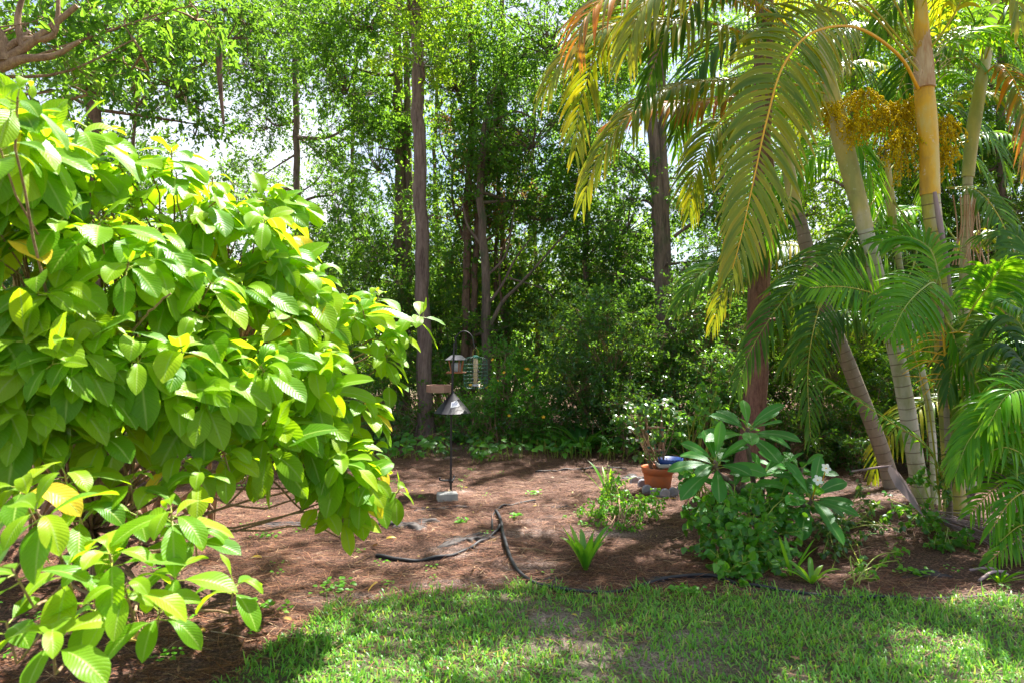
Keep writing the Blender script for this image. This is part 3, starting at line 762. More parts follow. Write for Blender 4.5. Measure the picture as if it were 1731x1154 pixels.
bush('shade_bush', 'dark bush standing low behind the plumeria', 8.9, [(1330, 740, 0, 60, 70), (1250, 760, .2, 45, 50), (1390, 700, .3, 55, 60)], M['canopy_dark'], .05, 1.3, UG)
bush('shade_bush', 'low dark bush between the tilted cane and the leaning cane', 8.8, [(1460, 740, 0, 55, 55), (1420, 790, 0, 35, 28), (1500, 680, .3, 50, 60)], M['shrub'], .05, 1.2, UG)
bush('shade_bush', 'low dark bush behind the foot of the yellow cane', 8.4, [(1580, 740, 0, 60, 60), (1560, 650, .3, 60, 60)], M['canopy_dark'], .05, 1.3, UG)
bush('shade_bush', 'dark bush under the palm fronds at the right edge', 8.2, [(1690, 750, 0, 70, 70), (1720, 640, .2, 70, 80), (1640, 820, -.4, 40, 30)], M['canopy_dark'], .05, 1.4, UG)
bush('shade_bush', 'knee high bush just behind the terracotta pot', 8.8, [(1180, 750, 0, 45, 40), (1110, 730, .4, 50, 45)], M['vine'], .05, 1.1, UG)
bush('evergreen_shrub', 'low dark skirt of leaves in front of the large evergreen shrub', 9.9, [(1010, 700, .3, 70, 28), (930, 712, .4, 60, 22), (1070, 712, .2, 50, 32)], M['shrub'], .05, 1.4, UG)

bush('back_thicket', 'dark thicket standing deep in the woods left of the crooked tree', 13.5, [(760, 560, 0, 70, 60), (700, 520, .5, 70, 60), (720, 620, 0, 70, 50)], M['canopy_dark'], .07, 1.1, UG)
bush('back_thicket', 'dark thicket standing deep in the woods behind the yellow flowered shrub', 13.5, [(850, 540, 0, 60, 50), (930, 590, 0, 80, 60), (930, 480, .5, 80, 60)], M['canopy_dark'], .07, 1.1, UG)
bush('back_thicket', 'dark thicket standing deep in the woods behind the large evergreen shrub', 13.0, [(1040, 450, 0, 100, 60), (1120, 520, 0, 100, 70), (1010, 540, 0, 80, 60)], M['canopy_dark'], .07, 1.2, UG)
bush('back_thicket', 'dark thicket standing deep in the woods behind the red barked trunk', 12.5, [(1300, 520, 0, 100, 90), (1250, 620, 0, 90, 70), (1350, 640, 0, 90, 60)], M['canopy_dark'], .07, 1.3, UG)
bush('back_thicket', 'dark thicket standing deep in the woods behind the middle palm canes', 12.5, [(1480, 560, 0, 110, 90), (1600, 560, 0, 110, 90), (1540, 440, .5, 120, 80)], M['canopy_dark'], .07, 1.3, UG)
bush('wild_shrub', 'low bush at the foot of the slender pine trunk', 10.9, [(670, 715, 0, 50, 28), (790, 725, 0, 50, 22), (625, 690, 0, 40, 40)], M['shrub'], .05, 1.2, UG)

# far side of the woods: sunlit growth, shared crown meshes
crowns = []
for k in range(4):
    g = Geo()
    for c in ((0, 0, 0), (.8, .1, -.25), (-.75, 0, -.2), (.2, .2, .6)):
        lobe(g, np.array(c) * 1.0, np.array((.95, .8, .75)), 1.25, .085, .55, .18, None)
    crowns.append(g.mesh('crown', M['canopy_yellow'] if k == 1 else M['canopy'], smooth=False))
gt = Geo(); tube(gt, [(0, 0, -.05), (.03, 0, .5), (-.02, 0, 1.0)], [.05, .04, .03], 8)
far_trunk = gt.mesh('trunk', M['bark_brown'])
spots = ['in the first gap left of the pine trunk', 'beyond the feeder pole', 'beyond the sunny opening', 'beyond the dark evergreen shrub']
FX = [(-60, 24), (90, 27), (230, 23), (380, 26), (500, 30), (620, 24), (720, 29), (800, 22), (930, 31), (1010, 23), (1120, 27), (1230, 22), (1330, 28), (1440, 23), (1560, 27), (1680, 22), (1800, 27),
      (10, 40), (330, 42), (560, 44), (760, 40), (880, 46), (1060, 41), (1290, 43), (1500, 41), (1740, 42)]
side_words = ['at the far left', 'left of centre', 'in the centre', 'right of centre', 'at the far right']
for k, (px, d) in enumerate(FX):
    s = R.uniform(1.7, 2.5) * d / 26
    h = s * R.uniform(.75, 1.0)
    b_ = P(px, CY, d); b_[2] = -.02
    root = empty('distant_tree', b_, 'sunlit distant tree beyond the woods %s, number %d from the left in its row' % (side_words[min(4, max(0, int(px // 347)))], (k if k < 17 else k - 17) + 1), 'tree', 'sunlit trees beyond the woods')
    root['label'] = ('nearer' if k < 17 else 'farther') + ' sunlit tree beyond the woods, %s of its row' % (['first', 'second', 'third', 'fourth', 'fifth', 'sixth', 'seventh', 'eighth', 'ninth', 'tenth', 'eleventh', 'twelfth', 'thirteenth', 'fourteenth', 'fifteenth', 'sixteenth', 'last'][k if k < 17 else k - 17] + ' from the left')
    o = bpy.data.objects.new('crown', crowns[k % 4]); col.objects.link(o); o.parent = root
    o.location = (0, 0, h * .85); o.scale = (s, s, h); o.rotation_euler = (0, 0, R.uniform(0, 6))
    o = bpy.data.objects.new('trunk', far_trunk); col.objects.link(o); o.parent = root
    o.scale = (2.4, 2.4, h * 1.0)
# ------------------------------------------------------------------ big-leaved shrub at left
def oval(t):
    return np.interp(t, (0, .04, .12, .3, .5, .7, .85, .94, 1), (.03, .05, .38, .84, 1, .93, .62, .30, .02))

def rosette(gl, gp, c, axis_, n, L, a0=0, droop=1.0, open_=.9, wid=.5):
    """whorl of leaves at a shoot tip"""
    axis_ = norm(np.asarray(axis_, float))
    e1 = norm(np.cross(axis_, (.3, .1, 1.0) if abs(axis_[2]) < .9 else (1.0, .2, 0))); e2 = np.cross(axis_, e1)
    a = a0 + np.arange(n) * 2.4 + R.normal(size=n) * .2
    lev = np.linspace(0, 1, n)
    rad = np.cos(a)[:, None] * e1 + np.sin(a)[:, None] * e2
    d = norm(rad * (open_ + .35 * (1 - lev))[:, None] + axis_ * (.10 + .75 * lev ** 2)[:, None] + R.normal(size=(n, 3)) * .12)
    o = c - axis_ * (.05 * (1 - lev))[:, None]
    pet = .022 + .012 * R.random(n)
    e = o + d * pet[:, None]
    for k in range(n):
        tube(gp, [o[k], e[k] + np.array((0, 0, -.002))], [.0026, .0018], 5, cap=False)
    up = norm(axis_ * .5 + np.array((0, -.12, .7)) + R.normal(size=(n, 3)) * .22)
    LL = L * (1 - .45 * lev) * R.uniform(.85, 1.12, n)
    t = R.random(n) * .93
    t[(R.random(n) < (.035 if c[1] > 2.6 else .008)) & (lev < .5)] = .985
    t[lev > .8] = np.maximum(t[lev > .8], .72)
    blades(gl, e, d, up, LL, LL * wid * R.uniform(.80, 1.12, n), droop * R.uniform(.5, 2.2, n), 9, oval, .20, t, pw=.8, cols=7, wave=.085)

gl = Geo(); gp = Geo(); gb = Geo()
broot = on_ground(150, 905)
shrub = empty('large_leaf_shrub', broot, 'sprawling shrub with big ribbed bright green leaves filling the left side', 'shrub')
blobs = [(40, 330, 2.9, 95), (170, 320, 3.15, 105), (290, 350, 3.35, 95), (400, 400, 3.7, 80), (470, 450, 3.9, 80), (60, 450, 2.8, 110), (190, 470, 3.0, 110), (320, 500, 3.3, 100), (430, 540, 3.5, 95),
         (540, 530, 3.9, 70), (610, 555, 4.1, 50), (80, 590, 2.75, 110), (220, 610, 2.9, 100), (350, 640, 3.1, 90), (470, 640, 3.4, 85), (545, 640, 3.7, 60), (595, 700, 3.9, 40), (540, 730, 3.7, 50), (470, 740, 3.4, 50),
         (575, 790, 3.7, 45), (610, 820, 3.8, 35), (40, 240, 2.7, 60), (20, 700, 2.6, 70), (150, 660, 2.8, 80), (480, 380, 4.1, 60)]
tips = []
for (px, py, d, r) in blobs:
    c = P(px, py, d); rm = r / F * d
    k = 0; n = int(4 + 5.2 * (r / 100) ** 2)
    for q in range(n):
        v = rdir(1)[0]
        if v[1] > .45: v[1] *= -1
        v[2] += .25; v = norm(v)
        tips.append((c + v * rm * R.uniform(.55, 1.0) * np.array((1, 1.3, 1)), norm(v * .8 + np.array((0, -.25, .45))), R.integers(6, 10), R.uniform(.23, .30)))
# back and far side of the shrub
for q in range(95):
    v = rdir(1)[0]; v[1] = abs(v[1]) * .9 + .05; v[2] = abs(v[2])
    c = np.array((-2.5, 3.9, .85)) + v * np.array((1.45, 1.1, 1.5))
    tips.append((c, norm(v + np.array((0, 0, .4))), R.integers(6, 9), R.uniform(.17, .22)))
# lower branches that come towards the camera
for (px, py, d, L, n, ax) in [(88, 1070, 1.95, .205, 6, (.1, -.2, .8)), (185, 935, 2.15, .20, 8, (0, -.3, .8)), (290, 865, 2.3, .215, 8, (.1, -.3, .8)), (395, 985, 2.55, .17, 6, (.2, -.3, .9)),
                        (270, 1030, 2.2, .17, 7, (.2, -.3, .7)), (60, 860, 2.05, .21, 7, (-.2, -.3, .7)), (110, 800, 2.5, .20, 8, (0, -.2, .8)), (20, 960, 2.0, .20, 6, (-.2, -.2, .7)),
                        (220, 810, 2.7, .21, 7, (.1, -.2, .8)), (60, 740, 2.6, .23, 8, (-.1, -.3, .7)), (170, 730, 2.7, .22, 8, (0, -.3, .7)), (130, 860, 2.5, .22, 8, (0, -.3, .7)), (230, 870, 2.6, .22, 7, (.1, -.3, .7)), (330, 900, 2.7, .2, 7, (.2, -.3, .7)),
                        (30, 820, 2.3, .22, 7, (-.1, -.3, .7)), (110, 960, 2.3, .21, 7, (0, -.3, .7)), (210, 990, 2.1, .19, 7, (0, -.3, .7)), (380, 770, 3.0, .21, 8, (.1, -.3, .6)), (450, 730, 3.3, .21, 8, (.2, -.3, .6)), (300, 770, 2.9, .22, 8, (0, -.3, .6)), (340, 800, 2.8, .18, 7, (.2, -.2, .8)), (160, 1010, 2.3, .18, 6, (0, -.2, .8)), (300, 960, 2.4, .17, 6, (.2, -.2, .8)), (10, 1050, 2.2, .18, 5, (-.2, 0, .8)),
                        (675, 560, 4.2, .22, 9, (.5, -.3, .5)), (715, 535, 4.25, .20, 6, (.6, -.2, .4)), (655, 600, 4.1, .21, 7, (.4, -.3, .4)), (665, 640, 4.2, .17, 5, (.5, -.2, .6)), (640, 500, 4.2, .21, 7, (.3, -.1, .6)),
                        (675, 828, 4.0, .18, 6, (.5, -.3, .5)), (580, 875, 3.7, .21, 7, (.2, -.3, .6)), (625, 690, 3.9, .18, 8, (.3, -.3, .6)), (630, 765, 4.0, .19, 7, (.4, -.2, .5)), (540, 850, 3.6, .16, 5, (0, -.3, .6)),
                        (30, 165, 2.2, .21, 6, (.2, -.2, .4)), (0, 250, 2.4, .20, 6, (0, -.2, .5)), (160, 230, 3.2, .19, 8, (0, -.2, .9)), (290, 255, 3.35, .19, 8, (.1, -.2, .9)), (90, 245, 3.0, .19, 8, (-.1, -.2, .9)),
                        (400, 330, 3.8, .18, 7, (.2, 0, .9)), (480, 345, 4.0, .19, 7, (.3, 0, .9)), (360, 300, 3.6, .17, 7, (.1, 0, .9)), (350, 720, 3.2, .17, 7, (.1, -.2, .5)), (250, 720, 3.1, .17, 6, (0, -.2, .5))]:
    tips.append((P(px, py, d), np.array(ax, float), n, L))
cent = P(190, 560, 3.6)
bases = [broot + np.array((dx, dy, -.03)) for dx, dy in ((0, 0), (-.5, .1), (.45, .2), (-.9, -.3), (.1, .5), (-.25, -.45), (.9, .25), (.6, -.2), (-1.3, .3))]
# main stems: base -> hubs
hubs = []
for k in range(26):
    b = bases[k % len(bases)]
    tgt = tips[R.integers(len(tips))][0]
    h = b + (tgt - b) * R.uniform(.45, .62) + R.normal(size=3) * .08
    h[2] = max(h[2], .45)
    m_ = b + (h - b) * .5 + np.array((0, 0, .10)) + R.normal(size=3) * .1
    c = spline([b, m_, h], 12); c[1:] += R.normal(size=(11, 3)) * .012
    tube(gb, c, np.linspace(.026, .012, 12), 8, R.random(), wob=.15)
    hubs.append(h)
H = np.array(hubs)
for (c, ax, n, L) in tips:
    rosette(gl, gp, c, ax, int(n), L, R.uniform(0, 6))
    h = H[np.argmin(np.linalg.norm(H - c, axis=1) + .6 * R.random(len(H)))]
    pr = c - norm(ax) * .14
    m_ = (h + pr) / 2 + np.array((0, 0, -.06)) + R.normal(size=3) * .05
    cc = spline([h, m_, pr, c], 12); cc[1:-2] += R.normal(size=(9, 3)) * .006
    tube(gb, cc, np.linspace(.009, .0036, 12), 6, R.random(), cap=False)
# bare crooked twigs on the front of the shrub
for pts, w in (([(212, 580, 2.9), (225, 560, 2.88), (245, 535, 2.85), (290, 495, 2.8)], .007), ([(212, 580, 2.9), (185, 570, 2.85), (175, 540, 2.8), (176, 515, 2.78), (158, 492, 2.75)], .006),
               ([(195, 600, 2.95), (212, 590, 2.9), (262, 610, 2.88), (310, 596, 2.9)], .007), ([(0, 780, 2.9), (60, 690, 3.0), (100, 600, 3.2)], .012), ([(140, 830, 3.3), (145, 760, 3.3), (120, 700, 3.2)], .015)):
    c = spline([P(*q) for q in pts], 16); c += R.normal(size=c.shape) * .002
    tube(gb, c, np.linspace(w, w * .5, 16), 7, .5)
gb.obj('branches', M['twig'], shrub)
gp.obj('petioles', M['rachis_green'], shrub)
gl.obj('foliage', M['bigleaf'], shrub)

# ------------------------------------------------------------------ palms
def frond(parent, pts, LL=.5, n=46, W=.028, droop=1.2, leafm='palm', rmat='rachis', normal=(0, -.6, .8), start=.12, ang=.75, r=.011, vee=.15, jit=.06, one=None):
    c = spline([P(*q) for q in pts], 60)
    T = norm(np.gradient(c, axis=0))
    g = Geo(); tube(g, c, np.linspace(r, r * .22, 60), 8, .5)
    ra = g.obj('frond', M[rmat], parent)
    t = np.linspace(start, .995, n)
    idx = t * 59; i0 = np.clip(idx.astype(int), 0, 58); f = (idx - i0)[:, None]
    o = c[i0] * (1 - f) + c[i0 + 1] * f; tg = T[i0]
    nn = np.asarray(normal, float); s = norm(np.cross(tg, nn)); up = np.cross(s, tg)
    u = (t - start) / (1 - start)
    prof = np.interp(u, (0, .12, .35, .65, .88, 1), (.45, .8, 1, .92, .62, .38))
    g = Geo()
    for sg in (-1, 1):
        if one and sg != one: continue
        a = ang * np.interp(u, (0, .6, 1), (1.25, .95, .45)) + R.normal(size=n) * jit
        d = tg * np.cos(a)[:, None] + sg * s * np.sin(a)[:, None] + up * vee + R.normal(size=(n, 3)) * jit * .6
        L = LL * prof * R.uniform(.9, 1.08, n)
        if jit > .05:
            L[R.random(n) < .03] *= .5
        blades(g, o + sg * s * .004, d, up + R.normal(size=(n, 3)) * .12, L, W * 1.3 * R.uniform(.85, 1.15, n) * np.interp(u, (0, .5, 1), (.9, 1, .6)), droop * R.uniform(.7, 1.35, n), 8,
               lambda t: np.interp(t, (0, .06, .35, .7, .9, 1), (.35, .8, 1, .72, .35, .04)), .28, np.clip(R.beta(2, 2, n) + .1 * np.sin(u * 9), 0, 1), pw=1.2, cols=3)
    g.obj('leaflets', M[leafm], ra)
    return ra

def cane(name, label, pts, w, cm, shaft=None, group='slender palms of the clump at right', rings=True):
    """pts: (px, py, depth) from the ground up; shaft = (points, widths, material)"""
    q = [P(*p) for p in pts]
    q[0][2] = float(gz(q[0][0], q[0][1])) - .03
    root = empty(name, q[0], label, 'palm tree', group)
    c = spline(q, 60)
    g = Geo()
    dz = np.linalg.norm(np.diff(c, axis=0), axis=1).sum()
    rr = np.interp(np.linspace(0, 1, 60), (0, .04, .12, 1), (1.35, 1.12, 1, .9)) * w / F * pts[0][2] / 2
    tube(g, c, rr, 20, R.random())
    # dry roots and old sheath scraps around the foot
    g.obj('trunk', M[cm], root)
    if shaft:
        sp, ws, sm = shaft
        c = spline([P(*p) for p in sp], 24)
        g = Geo()
        tube(g, c, np.interp(np.linspace(0, 1, 24), np.linspace(0, 1, len(ws)), ws) / F * sp[0][2] / 2, 20, .5)
        g.obj('crownshaft', M[sm], root)
    return root

PA = cane('palm_tree', 'palm with the yellow crownshaft and pale ringed cane', [(1616, 850, 6.5), (1600, 640, 6.5), (1590, 500, 6.45), (1572, 325, 6.4)], 31, 'cane_yellow',
          ([(1572, 330, 6.4), (1570, 240, 6.4), (1562, 150, 6.4), (1558, 60, 6.4), (1555, -40, 6.4)], [31, 29, 32, 28, 22, 14], 'shaft_yellow'))
PB = cane('palm_tree', 'leaning palm with the pale grey crownshaft behind the arching frond', [(1560, 830, 7.0), (1520, 620, 7.0), (1485, 480, 7.0), (1462, 385, 7.0)], 27, 'cane',
          ([(1463, 388, 7.0), (1440, 300, 7.0), (1420, 222, 7.0), (1400, 130, 7.0), (1385, 30, 7)], [26, 30, 33, 20, 9], 'shaft_pale'))
PC = cane('palm_tree', 'thinner upright palm cane right of the yellow crownshaft', [(1640, 850, 7.6), (1632, 640, 7.6), (1630, 500, 7.6), (1636, 300, 7.6)], 17, 'cane',
          ([(1636, 300, 7.6), (1645, 220, 7.6), (1662, 120, 7.6), (1680, 20, 7.6), (1698, -90, 7.6)], [19, 21, 18, 12, 5], 'shaft_pale'))
PD = cane('palm_tree', 'tilted brownish palm cane leaning left behind the others', [(1512, 830, 7.7), (1485, 745, 7.7), (1440, 630, 7.7), (1385, 490, 7.7), (1348, 362, 7.7)], 25, 'cane_brown',
          ([(1348, 365, 7.7), (1335, 300, 7.7), (1325, 220, 7.7)], [20, 21, 12], 'shaft_pale'))
PE = cane('palm_tree', 'short slim palm cane between the leaning and the yellow ones', [(1580, 870, 6.9), (1572, 700, 7.2), (1530, 500, 7.6), (1512, 390, 7.8)], 12, 'cane',
          ([(1512, 395, 7.8), (1505, 340, 7.8), (1500, 270, 7.8)], [14, 15, 8], 'shaft_pale'))
PF = cane('young_palm', 'young palm with glossy low fronds sprouting at the right edge', [(1760, 900, 5.6), (1765, 840, 5.6), (1770, 780, 5.6)], 20, 'cane_brown', group=None)
PG = cane('young_palm', 'bright green young palm shoot in front of the yellow cane', [(1606, 860, 6.2), (1600, 700, 6.1), (1592, 560, 6.0), (1590, 500, 6.0)], 9, 'cane_brown', group=None)

# the big arching frond
frond(PA, [(1552, 150, 6.35), (1520, 95, 6.1), (1450, 48, 5.7), (1375, 55, 5.35), (1325, 110, 5.1), (1297, 200, 4.95), (1275, 300, 4.85), (1253, 400, 4.8), (1238, 455, 4.8)],
      .58, 62, .032, 1.2, 'palm', 'rachis_orange', (.15, -1, .35), start=.30, ang=1.05, r=.016, jit=.04)
frond(PA, [(1552, 120, 6.3), (1480, 30, 6.2), (1400, -20, 6.0), (1300, -60, 5.6), (1180, -60, 5.2), (1090, 10, 5.0), (1060, 90, 4.9)], .75, 50, .034, 2.2, 'palm', 'rachis', (0, -.4, .9), start=.25)
frond(PB, [(1400, 130, 7.0), (1330, 100, 6.6), (1240, 50, 6.2), (1140, 32, 5.9), (1040, 40, 5.7), (960, 90, 5.6), (925, 150, 5.6)], .70, 52, .032, 2.0, 'palm', 'rachis_orange', (0, -.5, .85), start=.2)
frond(PB, [(1400, 160, 7.0), (1330, 140, 6.6), (1230, 135, 6.3), (1130, 150, 6.1), (1060, 200, 6.0), (1010, 270, 6.0), (985, 340, 6.0)], .55, 46, .03, 1.9, 'palm', 'rachis', (0, -.5, .85), start=.2)
frond(PB, [(1390, 100, 7.0), (1300, 20, 6.5), (1180, -30, 6.0), (1060, -20, 5.6), (990, 30, 5.4), (975, 90, 5.35)], .60, 40, .03, 1.6, 'palm_orange', 'rachis_orange', (0, -.5, .85), start=.3)
frond(PB, [(1395, 140, 7.0), (1300, 150, 6.7), (1200, 170, 6.6), (1100, 180, 6.5), (1030, 210, 6.5)], .50, 36, .028, 1.5, 'palm_orange', 'rachis_orange', (0, -.5, .85), start=.45)
frond(PB, [(1400, 120, 7.0), (1260, 10, 6.4), (1130, -25, 6.0), (1035, 50, 5.8), (985, 160, 5.8), (972, 260, 5.8)], .55, 50, .028, 1.2, 'palm', 'rachis', (0, -.8, .6), start=.3)
frond(PA, [(1552, 100, 6.4), (1400, -50, 6.1), (1240, -40, 5.9), (1135, 50, 5.8), (1085, 170, 5.8)], .50, 44, .030, 1.5, 'palm_dark', 'rachis', (0, -.7, .7), start=.35)
frond(PB, [(1400, 150, 7.0), (1330, 60, 6.9), (1240, 60, 6.8), (1170, 130, 6.8), (1140, 230, 6.8)], .55, 44, .028, 1.6, 'palm_dark', 'rachis_green', (0, -.6, .8), start=.2)
frond(PA, [(1556, 90, 6.4), (1500, -20, 6.2), (1440, -120, 5.9), (1330, -180, 5.4), (1200, -150, 5.0)], .7, 44, .034, 2.2, 'palm', 'rachis', (0, -.5, .9), start=.2)
frond(PA, [(1560, 100, 6.4), (1610, 30, 6.2), (1660, -60, 6.0), (1740, -90, 5.6), (1820, -40, 5.3)], .7, 40, .034, 1.8, 'palm', 'rachis', (0, -.5, .9), start=.25)
frond(PA, [(1566, 110, 6.4), (1620, 60, 6.6), (1700, 50, 6.8), (1790, 110, 6.9), (1830, 200, 6.9)], .6, 42, .03, 1.8, 'palm_green', 'rachis_green', (0, -.4, .9), start=.15)
frond(PA, [(1552, 90, 6.4), (1530, 0, 6.5), (1520, -120, 6.7), (1500, -260, 7.0), (1450, -330, 7.3)], .7, 40, .034, 1.4, 'palm_green', 'rachis', (0, -1, .3), start=.3)
frond(PA, [(1548, 20, 6.4), (1540, -100, 6.0), (1560, -200, 5.4), (1600, -200, 4.6), (1680, -130, 3.9), (1715, -30, 3.6), (1722, 40, 3.5)], .42, 40, .036, 1.6, 'palm', 'rachis', (0, -1, .3), start=.35)
frond(PC, [(1665, 100, 7.6), (1640, 20, 7.4), (1590, -30, 7.0), (1520, 0, 6.8), (1470, 80, 6.7)], .55, 40, .03, 1.9, 'palm_dark', 'rachis_green', (0, -.4, .9), start=.15)
frond(PC, [(1660, 130, 7.6), (1690, 110, 7.3), (1720, 150, 7.0), (1740, 230, 6.9), (1745, 310, 6.8)], .50, 34, .028, 1.8, 'palm_orange', 'rachis_orange', (0, -.6, .8), start=.15)
frond(PC, [(1636, 320, 7.6), (1600, 318, 7.3), (1650, 322, 6.9), (1690, 370, 6.6), (1725, 460, 6.4), (1740, 540, 6.3)], .40, 40, .026, 1.3, 'palm_dark', 'rachis', (0, -.5, .8), start=.3)
frond(PC, [(1655, 150, 7.7), (1600, 120, 8.0), (1530, 150, 8.3), (1480, 220, 8.5)], .55, 36, .028, 1.9, 'palm_green', 'rachis_green', (0, -.5, .9), start=.1)
frond(PD, [(1330, 250, 7.7), (1280, 200, 7.5), (1220, 210, 7.3), (1180, 280, 7.2), (1165, 360, 7.2)], .55, 40, .028, 1.6, 'palm', 'rachis', (0, -.6, .8), start=.15)
frond(PD, [(1330, 260, 7.7), (1370, 200, 7.6), (1430, 210, 7.5), (1470, 290, 7.5), (1480, 360, 7.5)], .55, 38, .028, 1.6, 'palm_green', 'rachis', (0, -.6, .8), start=.15)
frond(PD, [(1340, 280, 7.7), (1330, 350, 7.4), (1270, 420, 7.2), (1190, 460, 7.1), (1140, 520, 7.0)], .50, 40, .024, 1.5, 'palm_dark', 'rachis_green', (0, -.6, .8), start=.2)
frond(PE, [(1502, 300, 7.8), (1470, 350, 7.4), (1420, 430, 6.9), (1385, 520, 6.5), (1366, 620, 6.2), (1370, 740, 6.1)], .46, 52, .025, 1.0, 'palm_dark', 'rachis', (.2, -1, .3), start=.25, ang=.95)
frond(PE, [(1502, 300, 7.8), (1470, 390, 7.2), (1400, 430, 6.9), (1330, 500, 6.6), (1270, 590, 6.4), (1245, 660, 6.3)], .48, 50, .024, 1.2, 'palm_dark', 'rachis_green', (0, -.8, .6), start=.25)
frond(PE, [(1505, 330, 7.8), (1550, 420, 7.4), (1500, 520, 7.0), (1430, 530, 6.7), (1370, 555, 6.5), (1325, 620, 6.4)], .50, 48, .026, 2.2, 'palm_dark', 'rachis_green', (0, -.3, .95), start=.35)
frond(PE, [(1502, 290, 7.8), (1450, 240, 8.0), (1380, 260, 8.0), (1320, 340, 8.0), (1300, 420, 8)], .5, 40, .026, 1.6, 'palm_green', 'rachis_green', (0, -.5, .9), start=.15)
frond(PE, [(1502, 290, 7.8), (1560, 230, 8.0), (1640, 260, 8.0), (1690, 350, 8.0)], .5, 40, .026, 1.6, 'palm_dark', 'rachis_green', (0, -.5, .9), start=.15)
# bright lower fronds
frond(PG, [(1590, 545, 6.0), (1540, 530, 5.9), (1480, 498, 5.8), (1425, 485, 5.7), (1368, 487, 5.65)], .40, 40, .025, .35, 'palm_green', 'rachis', (0, -1, .45), start=.18, ang=1.1)
frond(PG, [(1590, 520, 6.0), (1580, 480, 5.85), (1560, 488, 5.6), (1530, 520, 5.4), (1505, 570, 5.3)], .42, 34, .026, 1.1, 'palm_green', 'rachis_green', (-.2, -1, .5), start=.2, ang=1.1)
frond(PG, [(1595, 540, 6.0), (1620, 560, 5.9), (1645, 520, 5.8), (1680, 470, 5.7), (1700, 440, 5.6)], .40, 32, .026, 1.3, 'palm_green', 'rachis', (.1, -1, .4), start=.45, ang=1.1)
frond(PG, [(1592, 500, 6.0), (1585, 460, 6.0), (1570, 420, 6.1), (1530, 400, 6.2), (1480, 410, 6.2)], .38, 34, .024, 1.0, 'palm_green', 'rachis_green', (0, -.8, .6), start=.15)
frond(PG, [(1596, 530, 6.0), (1625, 600, 5.9), (1655, 660, 5.85), (1672, 740, 5.8)], .36, 34, .022, .8, 'palm_green', 'rachis', (.3, -1, .2), start=.1, ang=.7)
frond(PG, [(1610, 850, 6.2), (1570, 760, 5.9), (1500, 710, 5.8), (1440, 670, 5.7), (1388, 636, 5.7)], .30, 26, .022, 1.2, 'palm_green', 'rachis', (0, -.5, .8), start=.05)
frond(PG, [(1590, 860, 6.2), (1570, 690, 6.1), (1545, 600, 6.1), (1535, 560, 6.1)], .30, 16, .022, 1.2, 'palm_green', 'rachis', (0, -.5, .8), start=.75)
frond(PF, [(1768, 760, 5.6), (1740, 690, 5.2), (1690, 690, 5.0), (1640, 740, 4.95), (1615, 800, 4.95)], .40, 40, .026, 1.5, 'palm_green', 'rachis_green', (0, -.7, .7), start=.2)
frond(PF, [(1770, 780, 5.6), (1730, 560, 5.7), (1670, 540, 5.8), (1620, 600, 5.9), (1600, 670, 5.9)], .44, 40, .026, 1.7, 'palm_dark', 'rachis_green', (0, -.6, .8), start=.3)
frond(PF, [(1775, 700, 5.6), (1765, 500, 5.8), (1720, 400, 6.0), (1660, 400, 6.1)], .44, 36, .026, 1.7, 'palm_dark', 'rachis_green', (0, -.6, .8), start=.3)
frond(PC, [(1662, 110, 7.6), (1700, 20, 7.2), (1760, 30, 6.8), (1790, 120, 6.5)], .6, 36, .03, 1.9, 'palm_dark', 'rachis', (0, -.5, .9), start=.1)
frond(PC, [(1660, 120, 7.6), (1600, 80, 7.4), (1540, 110, 7.3), (1500, 200, 7.3)], .55, 36, .03, 1.9, 'palm_dark', 'rachis', (0, -.5, .9), start=.1)
frond(PF, [(1768, 860, 5.6), (1745, 790, 5.2), (1715, 760, 5.0), (1680, 760, 4.95), (1640, 800, 4.95)], .38, 40, .024, 1.3, 'palm_green', 'rachis', (0, -.7, .7), start=.1)
frond(PF, [(1768, 860, 5.6), (1755, 840, 5.1), (1735, 830, 4.9), (1705, 850, 4.8), (1672, 900, 4.8)], .30, 38, .022, 1.2, 'palm_green', 'rachis', (0, -.8, .6), start=.1)
frond(PF, [(1768, 820, 5.8), (1720, 770, 5.9), (1660, 760, 6.0), (1610, 800, 6.0)], .36, 34, .022, 1.5, 'palm_dark', 'rachis_green', (0, -.6, .8), start=.1)
frond(PF, [(1768, 780, 5.8), (1730, 640, 6.0), (1680, 620, 6.1), (1640, 680, 6.1), (1622, 740, 6.1)], .40, 36, .024, 1.6, 'palm_dark', 'rachis_green', (0, -.6, .8), start=.2)
frond(PF, [(1768, 880, 5.4), (1740, 900, 5.0), (1705, 920, 4.8), (1670, 950, 4.75)], .24, 30, .02, 1.2, 'palm_green', 'rachis', (0, -.7, .7), start=.1)
# right-edge low fronds
frond(PF, [(1765, 830, 5.6), (1745, 800, 5.3), (1710, 805, 5.1), (1675, 830, 5.0), (1640, 868, 4.95)], .30, 38, .022, .9, 'palm_green', 'rachis', (0, -.8, .6), start=.1, ang=1.0)
frond(PF, [(1768, 800, 5.6), (1745, 740, 5.4), (1710, 730, 5.2), (1670, 745, 5.1), (1635, 780, 5.1)], .36, 36, .024, 1.6, 'palm_green', 'rachis', (0, -.6, .8), start=.1)
frond(PF, [(1768, 790, 5.6), (1750, 660, 5.6), (1720, 600, 5.6), (1690, 580, 5.6), (1650, 600, 5.6)], .42, 40, .025, 1.5, 'palm_dark', 'rachis_green', (0, -.6, .8), start=.2)
frond(PF, [(1770, 800, 5.6), (1760, 640, 5.5), (1740, 540, 5.4), (1700, 510, 5.3)], .42, 36, .025, 1.6, 'palm_dark', 'rachis_green', (0, -.6, .8), start=.2)
frond(PF, [(1765, 850, 5.5), (1750, 880, 5.1), (1720, 890, 4.9), (1690, 915, 4.8)], .26, 30, .02, 1.0, 'palm_green', 'rachis', (0, -.7, .7), start=.1)
